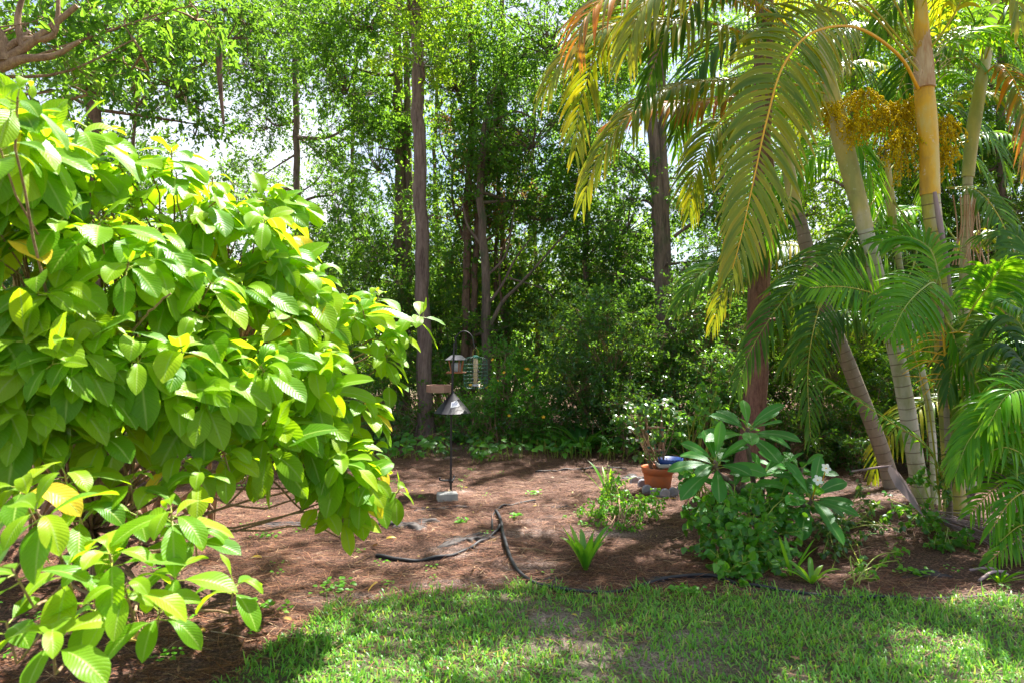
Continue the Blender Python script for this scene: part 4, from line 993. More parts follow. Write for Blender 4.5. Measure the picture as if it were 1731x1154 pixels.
frond(PF, [(1770, 820, 5.6), (1760, 700, 5.2), (1735, 660, 5.0), (1700, 670, 4.9), (1670, 720, 4.85)], .36, 36, .024, 1.3, 'palm_green', 'rachis_green', (0, -.7, .7), start=.25)
# the crowns above the picture
for k in range(16):
    a = k * 2.4; rt, h0 = ((PA, (1555, -40, 6.4)), (PB, (1385, 20, 7.0)), (PC, (1680, 10, 7.6)))[k % 3]
    c0 = P(*h0); out = np.array((math.cos(a), math.sin(a), 0))
    pts3 = [c0, c0 + out * .35 + (0, 0, .6), c0 + out * .95 + (0, 0, 1.0), c0 + out * 1.6 + (0, 0, .95), c0 + out * 2.1 + (0, 0, .45)]
    if min(p_[1] for p_ in pts3) < 4.6: continue
    frond(rt, [(CX + p_[0] / p_[1] * F, CY - (p_[2] - CH) / p_[1] * F, p_[1]) for p_ in pts3], .6, 38, .034, 1.7, 'palm', 'rachis_green', (0, -.2, 1), start=.1)
# filler fronds high and behind
for k, (px, py) in enumerate([(1230, 20), (1330, 40), (1420, 30), (1500, 60), (1600, 60), (1680, 70), (1560, 200), (1400, 300), (1660, 420), (1500, 430), (1700, 600), (1620, 700), (1420, 560), (1560, 380), (1640, 180), (1700, 250), (1580, 110), (1480, 130), (1380, 120), (1290, 150), (1650, 520), (1710, 480), (1450, 380), (1350, 440), (1600, 560)]):
    dd = R.uniform(8.0, 9.0); sg = -1 if k % 2 else 1
    rt = (PC, PD, PE, PB)[k % 4]
    frond(rt, [(px - sg * 60, py + 30, dd), (px - sg * 10, py - 20, dd - .2), (px + sg * 60, py - 15, dd - .4), (px + sg * 120, py + 40, dd - .5), (px + sg * 145, py + 110, dd - .5)],
          .52, 34, .028, 1.7, ('palm_dark', 'palm_green', 'palm')[k % 3], 'rachis_green', (0, -.5, .85), start=.1)

# fruit clusters: branching stalks strung with small yellow fruits
def fruits(parent, cs, n, r=.0125):
    g = Geo(); gs = Geo(); P0 = []
    for (px, py, d, rx, ry) in cs:
        c = P(px, py, d); rad = np.array((rx, (rx + ry) / 2, ry)) / F * d
        top = c + np.array((0, 0, rad[2] * .9))
        for k in range(int(46 * rx * ry / 2500) + 12):
            e = c + rdir(1)[0] * rad * R.uniform(.5, 1)
            s = spline([top, (top + e) / 2 + np.array((0, 0, .05)), e], 9)
            tube(gs, s, .0022, 4, cap=False)
            m = int(n)
            t = R.uniform(.25, 1, m) * 8; i0 = np.minimum(t.astype(int), 7)
            P0.append(s[i0] + (s[i0 + 1] - s[i0]) * (t - i0)[:, None] + R.normal(size=(m, 3)) * .009)
    o = np.concatenate(P0); N = len(o)
    # low-poly ovals
    base = np.array([(0, 0, 1), (1, 0, .1), (.31, .95, .1), (-.81, .59, .1), (-.81, -.59, .1), (.31, -.95, .1), (0, 0, -1)]) * np.array((.75, .75, 1.15))
    f = np.array([(0, 1, 2), (0, 2, 3), (0, 3, 4), (0, 4, 5), (0, 5, 1), (6, 2, 1), (6, 3, 2), (6, 4, 3), (6, 5, 4), (6, 1, 5)])
    V = o[:, None] + base[None] * (r * R.uniform(.7, 1.15, N))[:, None, None]
    g.add(V.reshape(-1, 3), (f[None] + (np.arange(N) * 7)[:, None, None]).reshape(-1, 3), np.repeat(R.random((N, 1)), 7, 1).reshape(-1, 1) * np.array((0, 0, 1.0)))
    st = gs.obj('fruit_stalk', M['rachis'], parent)
    g.obj('fruits', M['fruit'], st)
fruits(PB, [(1405, 205, 6.8, 40, 30), (1460, 190, 6.8, 50, 35), (1500, 225, 6.8, 55, 50), (1450, 230, 6.7, 35, 30)], 17)
fruits(PA, [(1525, 275, 6.55, 50, 50), (1598, 245, 6.6, 38, 45), (1600, 285, 6.6, 25, 30), (1540, 215, 6.7, 55, 45)], 17)
# dry bract hanging beside the yellow crownshaft, fibre sheath above it
g = Geo(); tube(g, spline([P(1580, 325, 6.28), P(1588, 375, 6.25), P(1600, 440, 6.25), P(1608, 500, 6.25)], 16), np.interp(np.linspace(0, 1, 16), (0, .3, 1), (.016, .026, .012)), 9, .5, wob=.2)
g.obj('dry_bract', M['spathe'], PA)
g = Geo()
c = spline([P(1556, 20, 6.40), P(1560, 80, 6.40), P(1563, 150, 6.38)], 16); tube(g, c, np.interp(np.linspace(0, 1, 16), (0, .5, 1), (.050, .078, .090)), 18, .5, wob=.10)
k_ = 26; a = R.uniform(0, 6.28, k_)
o = P(1566, 110, 6.36) + np.stack((np.cos(a) * .10, np.sin(a) * .10, R.normal(size=k_) * .12), -1)
blades(g, o, np.stack((np.cos(a) * .5, np.sin(a) * .5, np.ones(k_) * .7), -1), (0, -1, .2), R.uniform(.10, .25, k_), .008, R.uniform(.5, 2.5, k_), 6, lambda t: 1 - .7 * t, cols=2)
g.obj('sheath_fibre', M['fibre'], PA)
g = Geo()
for k in range(14):
    q = P(1635 + R.normal() * 14, 330, 7.3)
    tube(g, spline([q, q + np.array((R.normal() * .03, 0, -.35)), q + np.array((R.normal() * .08, 0, -.75))], 8), .008, 4)
g.obj('dry_sheath', M['fibre'], PC)
# orange flower stalk below the bright fronds
g = Geo()
for k in range(26):
    b = P(1598, 560 + k * 4, 5.95); sg = 1 if k % 2 else -1
    e = b + np.array((sg * R.uniform(.12, .42), R.normal() * .1, R.uniform(-.18, .12)))
    tube(g, spline([b, (b + e) / 2 + np.array((0, 0, .04)), e], 7), np.linspace(.006, .003, 7), 5)
tube(g, [P(1592, 540, 5.95), P(1606, 690, 5.95)], .010, 6)
g.obj('flower_stalk', M['rachis_orange'], PG)
# ------------------------------------------------------------------ plumeria with two white flowers
def plum_prof(t):
    return np.interp(t, (0, .06, .2, .45, .68, .84, .94, 1), (.05, .12, .45, .85, 1, .82, .45, .03))

pb = P(1288, CY, 5.7); pb[2] = float(gz(pb[0], pb[1]))
plu = empty('plumeria', pb, 'plumeria with long leathery leaf whorls and two white flowers beside the red barked trunk', 'plant')
hubs_ = [((1265, 722, 5.45), 14, .40, (0, -.25, .9), 0.2), ((1210, 778, 5.25), 14, .38, (-.25, -.45, .8), 1.0), ((1375, 838, 5.2), 15, .40, (.3, -.5, .8), 2.0), ((1318, 790, 5.75), 11, .32, (.1, 0, .9), .5), ((1290, 800, 5.5), 11, .30, (0, -.3, .8), 1.4), ((1240, 830, 5.4), 9, .26, (-.1, -.4, .8), 3.0), ((1355, 790, 5.6), 8, .28, (.2, -.1, .9), 2.5)]
gl = Geo(); gb = Geo()
for (q, n, L, ax, a0) in hubs_:
    gp = Geo()
    c = P(*q); ax = norm(np.array(ax))
    e1 = norm(np.cross(ax, (0, -1, .2))); e2 = np.cross(ax, e1)
    a = a0 + np.arange(n) * 2.4; lev = np.arange(n) / n
    d = norm((np.cos(a)[:, None] * e1 + np.sin(a)[:, None] * e2) * (1.0 - .35 * lev)[:, None] + ax * (.10 + .75 * lev ** 1.5)[:, None])
    o = c - ax * (.09 * (1 - lev))[:, None]
    e = o + d * .05
    for k in range(n): tube(gp, [o[k], e[k] + d[k] * .01], [.0045, .0035], 6, cap=False)
    gp.obj('petioles', M['rachis_green'], plu)
    LL = L * (1 - .35 * lev) * R.uniform(.85, 1.08, n)
    blades(gl, e, d, norm(ax * .4 + np.array((0, -.45, .6)) + R.normal(size=(n, 3)) * .15), LL, LL * .36, (.7 - .4 * lev) * R.uniform(.6, 1.5, n), 10, plum_prof, .16, R.random(n) * .9, pw=.9, cols=7, wave=.04)
    m_ = np.array((pb[0] * .45 + c[0] * .55, (pb[1] + c[1]) / 2, .42))
    tube(gb, spline([pb + np.array((R.normal() * .04, 0, -.05)), m_, c - ax * .12, c], 16), np.linspace(.026, .016, 16), 10, .5)
gb.obj('stem', M['bark_pine'], plu); gl.obj('foliage', M['plumeria'], plu)
gs = Geo()
fl = [P(1382, 811, 4.93), P(1396, 791, 4.95)]
tube(gs, spline([P(1372, 845, 5.22), P(1378, 825, 5.05), fl[0]], 6), .005, 6); tube(gs, spline([P(1376, 832, 5.18), P(1390, 812, 5.05), fl[1]], 6), .004, 6)
gs.obj('flower_stalk', M['rachis_orange'], plu)
for c in fl:
    g = Geo(); ax = norm(np.array((.1, -.9, .35)) + R.normal(size=3) * .1); e1 = norm(np.cross(ax, (0, 0, 1.0))); e2 = np.cross(e1, ax)
    a = np.arange(5) * 1.2566 + R.random()
    d = np.cos(a)[:, None] * e1 + np.sin(a)[:, None] * e2 + ax * .35
    blades(g, np.repeat(c[None], 5, 0), d, np.repeat(ax[None], 5, 0), .040, .030, 0, 5, lambda t: np.interp(t, (0, .3, .65, .9, 1), (.3, .8, 1, .7, .15)), .1, cup=-.5)
    f_ = g.obj('flower', M['petal'], plu)
    g = Geo(); lathe(g, c + ax * .004, [(.0001, -.004), (.007, 0), (.0001, .005)], 8); g.obj('flower_centre', M['yellow_flower'], f_)

def heart(t):
    return np.interp(t, (0, .05, .22, .45, .7, .88, 1), (.15, .65, 1, .95, .62, .28, .02))

def leafy(name, label, cat, foot, lobes, n, L, leafm, prof=heart, wid=.75, hang=.8, stems=8, twigm='rachis_green', group=None, front=.5):
    """leafy plant whose individual leaves can be made out"""
    root = empty(name, foot, label, cat, group)
    gl = Geo(); gb = Geo()
    tot = sum(l[3] * l[4] for l in lobes)
    for (px, py, d, rx, ry) in lobes:
        c = P(px, py, d); r = np.array((rx, (rx + ry) / 2, ry)) / F * d
        k = max(3, int(n * rx * ry / tot)); nt = max(2, k // 7)
        v = rdir(nt); v[:, 1] -= front; v = norm(v); tc = c + v * r * (R.random(nt)[:, None] ** .4)
        m = np.repeat(np.arange(nt), k // nt + 1)
        ax = norm(v + np.array((0, -.2, .2)) + R.normal(size=(nt, 3)) * .4)
        o = tc[m] + ax[m] * (R.uniform(-1.6, 1.2, len(m)) * L)[:, None]
        dd = norm(R.normal(size=(len(m), 3)) * .7 + ax[m] * .5 + np.array((0, -.15, -.35 * hang)))
        nn = norm(R.normal(size=(len(m), 3)) * .4 + np.array((0, -.5, .8)))
        LL = L * R.uniform(.6, 1.2, len(m))
        blades(gl, o, dd, nn, LL, LL * wid, R.uniform(.2, 1.2, len(m)), 5, prof, .2, R.random(len(m)), cols=3)
        ft = np.asarray(foot, float)
        for i in range(nt):
            tube(gb, [tc[i] - ax[i] * L * 1.6, tc[i] + ax[i] * L * 1.2], .0022, 4, cap=False)
            if i < stems:
                mid = (ft + tc[i]) / 2 + R.normal(size=3) * .04 + np.array((0, 0, .05))
                tube(gb, spline([ft + np.array((*R.normal(size=2) * .04, -.03)), mid, tc[i]], 9), np.linspace(.006, .003, 9), 5, cap=False)
    gb.obj('stem', M[twigm], root)
    gl.obj('foliage', M[leafm], root)
    return root

leafy('climbing_vine', 'heart leaved vine mound spilling onto the bed edge below the plumeria', 'plant', G(1255, 945),
      [(1230, 870, 5.1, 70, 45), (1260, 920, 4.85, 65, 50), (1240, 960, 4.6, 35, 40), (1300, 860, 5.2, 60, 40), (1180, 860, 5.3, 35, 35), (1190, 905, 5.0, 25, 25), (1310, 910, 5.0, 40, 40), (1330, 850, 5.4, 40, 40), (1280, 960, 4.75, 35, 30), (1165, 800, 5.6, 25, 30)],
      1700, .064, 'vine', stems=6)
leafy('creeping_vine', 'thin trailing vine crossing the ground between the plumeria and the palms', 'plant', G(1410, 890),
      [(1400, 880, 5.6, 45, 30), (1400, 930, 5.1, 40, 25), (1430, 960, 4.8, 45, 22), (1450, 840, 6.0, 40, 30), (1380, 870, 5.8, 40, 40), (1480, 870, 6.0, 40, 25), (1500, 900, 5.7, 35, 18), (1410, 900, 5.3, 50, 30)], 620, .045, 'shrub', wid=.6, stems=4)
leafy('creeping_vine', 'bright leafy vine at the foot of the yellow palm cane', 'plant', G(1590, 895),
      [(1560, 870, 5.7, 30, 22), (1585, 905, 5.4, 32, 30), (1595, 930, 5.2, 20, 16), (1550, 800, 6.2, 20, 30), (1600, 820, 6.1, 14, 30), (1625, 920, 5.3, 30, 20), (1520, 860, 5.9, 30, 20)], 360, .055, 'vine', wid=.7, stems=4)
leafy('round_leaf_vine', 'round leaved vine climbing left of the plumeria', 'plant', G(1180, 845),
      [(1180, 690, 6.2, 22, 45), (1200, 740, 6.2, 22, 40), (1160, 730, 6.6, 18, 30), (1215, 660, 6.6, 20, 30)], 150, .06, 'vine', wid=.9, stems=5)
leafy('fine_leaf_shrub', 'loose shrub of small pale leaves in front of the terracotta pot', 'shrub', G(1050, 900),
      [(1040, 855, 6.2, 50, 30), (1090, 850, 6.1, 45, 25), (1000, 870, 6.1, 45, 22), (1030, 820, 6.4, 25, 28), (1060, 890, 5.8, 45, 18), (1000, 895, 5.8, 25, 18)], 1900, .036, 'herb', wid=.55, stems=2, twigm='twig')
leafy('wild_seedling', 'wispy plant with red stems right of the shady strap leaf clump', 'plant', G(1440, 985), [(1460, 960, 4.7, 40, 16), (1500, 930, 5.0, 30, 18)], 90, .04, 'herb', wid=.5, stems=3)

# strap leaved plants
def straps(name, label, foot, n, L, W, leafm, spread=.8, droop=1.0, group=None, up=1.0, a0=None):
    g = Geo()
    a = np.arange(n) * 2.4 + R.random() * 6 if a0 is None else np.asarray(a0)
    lev = R.random(n)
    d = np.stack((np.cos(a) * spread, np.sin(a) * spread, up * R.uniform(.6, 1.3, n)), -1)
    o = np.asarray(foot) + np.stack((np.cos(a), np.sin(a), np.zeros(n)), -1) * .012
    nn = np.stack((-np.cos(a) * .8, -np.sin(a) * .8, np.ones(n) * .8), -1)
    blades(g, o, d, nn, L * R.uniform(.6, 1.1, n), W * R.uniform(.8, 1.15, n), droop * R.uniform(.5, 1.6, n), 10,
           lambda t: np.interp(t, (0, .1, .5, .8, 1), (.45, .7, 1, .75, .03)), .3, R.random(n), pw=1.3, cols=5)
    o = g.obj(name, M[leafm]); tag(o, label, 'plant', group)
    return o
straps('strap_leaf_plant', 'bright lime green strap leaved clump growing alone in the bed centre', G(990, 966), 17, .36, .050, 'strap', .38, .6)
straps('spider_lily', 'dark rosette of long arching leaves behind the bed in the shade', G(983, 770), 26, .80, .080, 'strap_dark', .9, 1.1)
straps('yellowing_lily', 'strap leaved plant with one yellow leaf left of the terracotta pot', G(1030, 848), 7, .42, .035, 'strap', .6, .5)
straps('strap_leaf_plant', 'low green strap leaved clump below the plumeria flowers', G(1372, 985), 9, .24, .040, 'strap', .8, .8)
straps('strap_leaf_plant', 'sparse strap leaved clump with a yellow mottled leaf beside the vine mound', G(1338, 972), 5, .34, .032, 'strap', .6, .35)
straps('young_palm_sprout', 'small fan of green palm leaves at the lower right edge of the bed', G(1690, 985), 13, .22, .018, 'palm_green', .9, .6)

# ------------------------------------------------------------------ potted climber with trellis
pot0 = G(1112, 833)
pot = empty('plant_pot', pot0, 'terracotta coloured plastic pot holding a climber on a wooden trellis', 'plant pot')
g = Geo(); S_ = 1.0
lathe(g, pot0, [(.001, .0), (.122, 0), (.126, .006), (.150, .16), (.154, .185), (.163, .187), (.170, .235), (.172, .25), (.166, .252), (.158, .235), (.150, .20)], 48)
g.obj('pot_body', M['terracotta'], pot)
g = Geo(); lathe(g, pot0, [(.152, .20), (.08, .212), (.001, .216)], 32); g.obj('soil', M['soil'], pot)
tre = empty('trellis', pot0 + np.array((-.02, .0, .20)), 'small wooden ladder trellis tied with green tape standing in the terracotta pot', 'trellis')
g = Geo()
for (x0, x1) in ((-.07, -.12), (.07, .045)):
    a_ = pot0 + np.array((x0, .02, .10)); b_ = pot0 + np.array((x1, .02, .78))
    tube(g, [a_, (a_ + b_) / 2, b_], .011, 4, .5)
    g.obj('trellis_post', M['stake_wood'], tre); g = Geo()
for z in (.42, .66):
    box(g, pot0 + np.array((-.018, .008, z)), (.20, .012, .022)); g.obj('rung', M['stake_wood'], tre); g = Geo()
for (x, z) in ((.052, .40), (.055, .52), (-.09, .30), (-.098, .45), (-.02, .43), (.04, .22), (.048, .64), (-.11, .62)):
    g = Geo(); lathe(g, pot0 + np.array((x, .02, z)), [(.017, -.011), (.019, 0), (.017, .011)], 10)
    g.obj('tie_tape', M['green_tie'], tre)
climber = leafy('potted_climber', 'shrubby climber with grey green leaves rising out of the terracotta pot', 'plant', pot0 + np.array((0, .02, .21)),
      [(1100, 690, 7.25, 42, 28), (1075, 720, 7.2, 25, 22), (1140, 700, 7.3, 26, 25), (1110, 735, 7.3, 35, 22), (1060, 700, 7.4, 20, 18), (1085, 765, 7.2, 25, 12)], 380, .06, 'shrub', wid=.75, stems=4, twigm='twig')
g = Geo()
for (px, py, n) in ((1062, 685, 3), (1125, 680, 4), (1068, 738, 3)):
    c = P(px, py, 7.05)
    for k in range(n):
        o = c + R.normal(size=3) * .03; a = np.arange(3) * 2.09 + R.random()
        ax = norm(np.array((0, -.7, .7)) + R.normal(size=3) * .3); e1 = norm(np.cross(ax, (1, 0, 0))); e2 = np.cross(ax, e1)
        g = Geo(); blades(g, np.repeat(o[None], 3, 0), np.cos(a)[:, None] * e1 + np.sin(a)[:, None] * e2 + ax * .3, ax, .022, .018, .2, 3, heart, .1)
        g.obj('white_bract', M['petal'], climber)

# blue dish on the pot rim
dish0 = pot0 + np.array((.125, -.03, .262))
dish = empty('glazed_saucer', dish0, 'deep blue glazed dish in a grey square rim resting on the terracotta pot', 'dish')
g = Geo(); lathe(g, dish0, [(.001, .012), (.07, .014), (.105, .03), (.125, .082), (.133, .082), (.122, .03), (.10, .006), (.001, .0)], 40)
g.obj('dish_bowl', M['blue_glaze'], dish)
g = Geo()
for (dx, dy, sx, sy) in ((0, -.145, .31, .02), (0, .145, .31, .02), (-.145, 0, .02, .27), (.145, 0, .02, .27)):
    box(g, dish0 + np.array((dx, dy, .024)), (sx, sy, .038))
g.obj('square_rim', M['grey_rim'], dish)
# scalloped stone edging around the pot
for k, (px, py) in enumerate([(1072, 822), (1086, 828), (1094, 838), (1108, 843), (1124, 844), (1138, 842), (1152, 838), (1166, 834)]):
    c = G(px, py)
    g = Geo()
    a = np.linspace(0, math.pi, 9); r = .052
    prof = np.array([(-r, -.02)] + [(r * -math.cos(t), .035 + r * math.sin(t)) for t in a] + [(r, -.02)])
    rot = (.5, .2, 0, 0, -.05, -.1, -.2, -.3)[k]
    V = []
    for y_, s in ((-.022, .9), (-.014, 1), (.014, 1), (.022, .9)):
        V += [(p_[0] * s, y_, p_[1] * s) for p_ in prof]
    V = np.array(V) @ np.array(((math.cos(rot), math.sin(rot), 0), (-math.sin(rot), math.cos(rot), 0), (0, 0, 1))) + c
    n = len(prof); f = [(l * n + j, l * n + (j + 1) % n, (l + 1) * n + (j + 1) % n, (l + 1) * n + j) for l in range(3) for j in range(n)]
    g.add(V, np.array(f)); g.add(V[:n], np.arange(n)[None, ::-1]); g.add(V[-n:], np.arange(n)[None])
    nth = ['first', 'second', 'third', 'fourth', 'fifth', 'sixth', 'seventh', 'eighth'][k]
    tag(g.obj('edging_stone', M['grey_stone'], smooth=False), 'grey scalloped edging stone, %s from the left in the row below the terracotta pot' % nth, 'edging stone', 'scalloped edging stones around the pot')

# ------------------------------------------------------------------ bird feeder pole and feeders
PB0 = G(762, 832); D = PB0[1]
u = D / F
def fp(px, py, dy=0.0):
    p = P(px, py, D); p[1] += dy
    return p
pole = empty('feeder_pole', PB0, 'black metal shepherd hook pole with cone baffle and wooden tray', 'bird feeder pole')
g = Geo(); tube(g, spline([PB0 + np.array((0, 0, -.06)), fp(763, 700), fp(765, 640), fp(768, 580)], 20), .0115, 12)
g.obj('pole', M['black_metal'], pole)
g = Geo()
tube(g, spline([fp(768, 590), fp(771, 570), fp(783, 560), fp(796, 566), fp(801, 582), fp(803, 590), fp(806, 588)], 24), .006, 8); g.obj('hook', M['black_metal'], pole)
g = Geo()
tube(g, spline([fp(768, 600), fp(768, 584, .05), fp(768, 574, .14), fp(768, 580, .24), fp(768, 592, .27)], 20), .006, 8); g.obj('hook', M['black_metal'], pole)
g = Geo()
tube(g, spline([fp(762, 811, -.01), fp(752, 811, -.015), fp(744, 810, -.01), fp(744, 806, -.01)], 14), .010, 8)
tube(g, spline([fp(762, 811, 0), fp(766, 811, .06), fp(767, 806, .09)], 10), .010, 8); tube(g, [fp(759, 813, 0), fp(766, 813, 0)], .016, 10)
g.obj('foot_step', M['black_metal'], pole)
g = Geo(); c = fp(765, 697)
zt = (697 - 663) * u
lathe(g, c, [(.016, zt + .02), (.018, zt), (.022, zt - .01), (.193, .004), (.199, 0), (.190, .004), (.020, zt - .02)], 48)
baf = g.obj('cone_baffle', M['black_metal'], pole)
# sticker on the cone
g = Geo(); ang = -1.25; sl = math.atan2(.171, zt - .014)
def cone_pt(a, s):      # s: 0 top .. 1 rim
    r = .022 + .171 * s + .0016; return c + np.array((r * math.cos(a), r * math.sin(a), (zt - .01) * (1 - s) + .004 * s + .0016))
def sticker(a0, a1, s0, s1, off=0.0):
    V = []; K = 6
    for i in range(K):
        for j in range(2):
            a = a0 + (a1 - a0) * i / (K - 1); s = s0 + (s1 - s0) * j + .10 * (i / (K - 1) - .5) * -1
            p_ = cone_pt(a, s); nrm = norm(np.array((math.cos(a) * (zt - .014), math.sin(a) * (zt - .014), .171)))
            V.append(p_ + nrm * off)
    g.add(np.array(V), np.array([(2 * i, 2 * i + 1, 2 * i + 3, 2 * i + 2) for i in range(K - 1)]))
sticker(-1.62, -.85, .38, .66); lab = g.obj('label', M['white_plastic'], baf)
g = Geo()
# blurred lettering of the sticker: three dark glyph blocks and a line
for (a0, a1) in ((-1.52, -1.36), (-1.31, -1.16), (-1.11, -.95)):
    sticker(a0, a1, .46, .485, .001); sticker(a0, a0 + .04, .46, .58, .001); sticker(a0, a1, .515, .535, .001); sticker(a1 - .04, a1, .50, .58, .001)
g.obj('lettering', M['blue_label'], lab)
# tray feeder: shallow six sided wooden tray
g = Geo(); c = fp(742, 662, -.02); a = np.arange(6) * math.pi / 3
ro, ri, h = .132, .118, .075
V = []
for (r, z) in ((ro, 0), (ro, h), (ri, h), (ri, .012)):
    V += [(r * math.cos(t), r * .95 * math.sin(t), z) for t in a]
V = np.array(V) + c
f = [(l * 6 + j, l * 6 + (j + 1) % 6, (l + 1) * 6 + (j + 1) % 6, (l + 1) * 6 + j) for l in range(3) for j in range(6)]
g.add(V, np.array(f)); g.add(V[:6], np.arange(6)[None, ::-1]); g.add(V[18:], np.arange(6)[None])
tr_ = g.obj('feeder_tray', M['tray_wood'], pole, smooth=False)
g = Geo(); tube(g, [fp(766, 660), fp(760, 662, -.01)], .007, 8); g.obj('tray_bracket', M['black_metal'], tr_)
# hopper feeder hanging behind the pole
c = fp(768, 630, .27)
hop = empty('hopper_feeder', c, 'wooden hopper bird feeder with grey metal roof hanging behind the pole', 'bird feeder')
g = Geo(); w, dpt = .098, .075
V = np.array([(-w, -dpt, .135), (w, -dpt, .135), (w, dpt, .135), (-w, dpt, .135), (-.045, 0, .185), (.045, 0, .185)]) * np.array((1.18, 1.3, 1)) + c
V2 = V - np.array((0, 0, .006))
g.add(V, np.array([(0, 1, 5, 4), (2, 3, 4, 5)])); g.add(V, np.array([(1, 2, 5), (3, 0, 4)])); g.add(V2[:4], np.array([(3, 2, 1, 0)]))
g.add(np.vstack((V[:4], V2[:4])), np.array([(0, 4, 5, 1), (1, 5, 6, 2), (2, 6, 7, 3), (3, 7, 4, 0)]))
rf = g.obj('roof', M['roof_metal'], hop, smooth=False)
g = Geo(); tube(g, spline([c + (0, 0, .18), c + (0, 0, .22), fp(768, 592, .27)], 5), .003, 5); g.obj('hanger', M['black_metal'], rf)
g = Geo()
for sx in (-1, 1):
    V = np.array([(sx * .058, -.055, 0), (sx * .058, .055, 0), (sx * .085, .07, .130), (sx * .085, -.07, .130)]); V = np.vstack((V, V + np.array((-sx * .012, 0, 0)))) + c
    g.add(V, np.array([(0, 1, 2, 3), (7, 6, 5, 4), (0, 4, 5, 1), (1, 5, 6, 2), (2, 6, 7, 3), (3, 7, 4, 0)]))
    g.obj('side_panel', M['cedar'], hop, smooth=False); g = Geo()
for sx in (-.03, .03):
    tube(g, [c + (sx, -.058, 0), c + (sx * 1.2, -.068, .13)], .007, 4)
g.obj('front_slats', M['cedar'], hop); g = Geo()
box(g, c + (0, 0, .055), (.10, .09, .10)); g.obj('seed_window', M['white_plastic'], hop); g = Geo()
box(g, c + (0, 0, -.006), (.215, .17, .014)); g.obj('perch_tray', M['cedar'], hop)
# tube feeder in a green wire cage
c = fp(804, 651)
tub = empty('tube_feeder', c, 'clear tube bird feeder full of seed inside a green wire cage', 'bird feeder')
H_ = (651 - 603) * u
g = Geo(); lathe(g, c, [(.001, .012), (.024, .012), (.024, H_ * .95), (.001, H_ * .95)], 20); g.obj('seed', M['seed'], tub)
g = Geo(); lathe(g, c, [(.028, .01), (.028, H_ * .97)], 24); g.obj('tube', M['clear_tube'], tub)
g = Geo(); lathe(g, c, [(.001, -.008), (.036, -.008), (.038, .0), (.034, .014), (.001, .014)], 20); g.obj('base_dish', M['white_plastic'], tub)
g = Geo(); lathe(g, c, [(.001, H_ * .96), (.031, H_ * .96), (.031, H_ * 1.03), (.020, H_ * 1.06), (.001, H_ * 1.06)], 20); g.obj('lid', M['green_tie'], tub)
g = Geo()
for z in (.06, .15): 
    for s in (-1, 1): lathe(g, c + (s * .028, -.006, z), [(.001, -.014), (.010, -.012), (.010, .012), (.001, .014)], 8)
g.obj('seed_port', M['black_metal'], tub)
g = Geo()
for s in (-1, 1): tube(g, spline([c + (s * .026, 0, H_ * .98), c + (s * .026, 0, H_ * 1.22), c + (0, 0, H_ * 1.32)], 7), .0022, 5)
tube(g, [c + (0, 0, H_ * 1.31), fp(803, 588)], .0022, 5)
g.obj('wire_handle', M['rachis'], tub)
g = Geo(); r = .125
for k in range(18):
    a = k * 2 * math.pi / 18
    pts = [c + (math.cos(a) * r * s, math.sin(a) * r * s, z) for s, z in ((.3, -.03), (.85, -.02), (1, .03), (1, H_ * .75), (.85, H_ * .95), (.25, H_ * 1.02))]
    tube(g, spline(pts, 10), .0016, 4, cap=False)
for z in np.linspace(.03, H_ * .75, 6):
    a = np.linspace(0, 2 * math.pi, 25); tube(g, np.stack((c[0] + r * np.cos(a), c[1] + r * np.sin(a), np.full(25, c[2] + z)), -1), .0016, 4, cap=False)
g.obj('wire_cage', M['green_wire'], tub)
# brick at the foot
b0 = G(756, 850)
g = Geo(); box(g, b0 + np.array((0, 0, .035)), (.20, .095, .085), rz=.28, bev=.008, rx=.05)
tag(g.obj('concrete_brick', M['concrete'], smooth=False), 'weathered grey concrete brick lying at the foot of the feeder pole', 'brick')

# ------------------------------------------------------------------ edging strips, torn landscape fabric
def strip(label, pts, r=.016, skirt=.05, lift=.012, cat='garden edging'):
    q = [G(a, b) + np.array((0, 0, lift + (h[0] if h else 0))) for a, b, *h in pts]
    c = spline(q, 60); c[:, 2] += .007 * np.sin(np.linspace(0, 23, 60)) + .004 * np.sin(np.linspace(1, 41, 60))
    root = empty('garden_edging', q[0], label, cat, 'black plastic edging strips in the bed')
    g = Geo(); tube(g, c, r, 10, .5); g.obj('round_bead', M['black_rubber'], root)
    T = norm(np.gradient(c, axis=0)); s = np.cross(T, (0, 0, 1.0))
    g = Geo(); K = len(c); th = .0025
    V = np.concatenate((c + s * th, c - s * th, c - s * th + (0, 0, -skirt), c + s * th + (0, 0, -skirt)))
    i = np.arange(K - 1)
    f = np.concatenate([np.stack((i + a * K, i + 1 + a * K, i + 1 + b * K, i + b * K), -1) for a, b in ((0, 1), (1, 2), (2, 3), (3, 0))])
    g.add(V, f); g.obj('skirt', M['black_rubber'], root)
strip('loose black edging strip curving left from the split in the middle of the bed', [(636, 938), (690, 944), (750, 941), (800, 927), (838, 905, .01), (846, 893, .02)], .013)
strip('long black edging strip bending from the split towards the vine mound', [(838, 868), (846, 885, .02), (851, 915, .03), (860, 945, .02), (880, 975, .01), (925, 997), (1000, 1003), (1070, 994), (1130, 980), (1200, 978), (1245, 990)], .013)
strip('black edging strip half buried along the lawn at the right', [(1265, 992), (1330, 1002), (1420, 1009), (1520, 1010), (1640, 1010), (1760, 1008), (1900, 1000)], .012, lift=.004)
strip('thin black edging strip curling back above the split', [(905, 852), (870, 857), (845, 863), (833, 876), (832, 898)], .009, skirt=.02)
strip('straight black edging strip at the back of the bed left of the pot', [(905, 802), (960, 800), (1020, 799), (1060, 801)], .011)

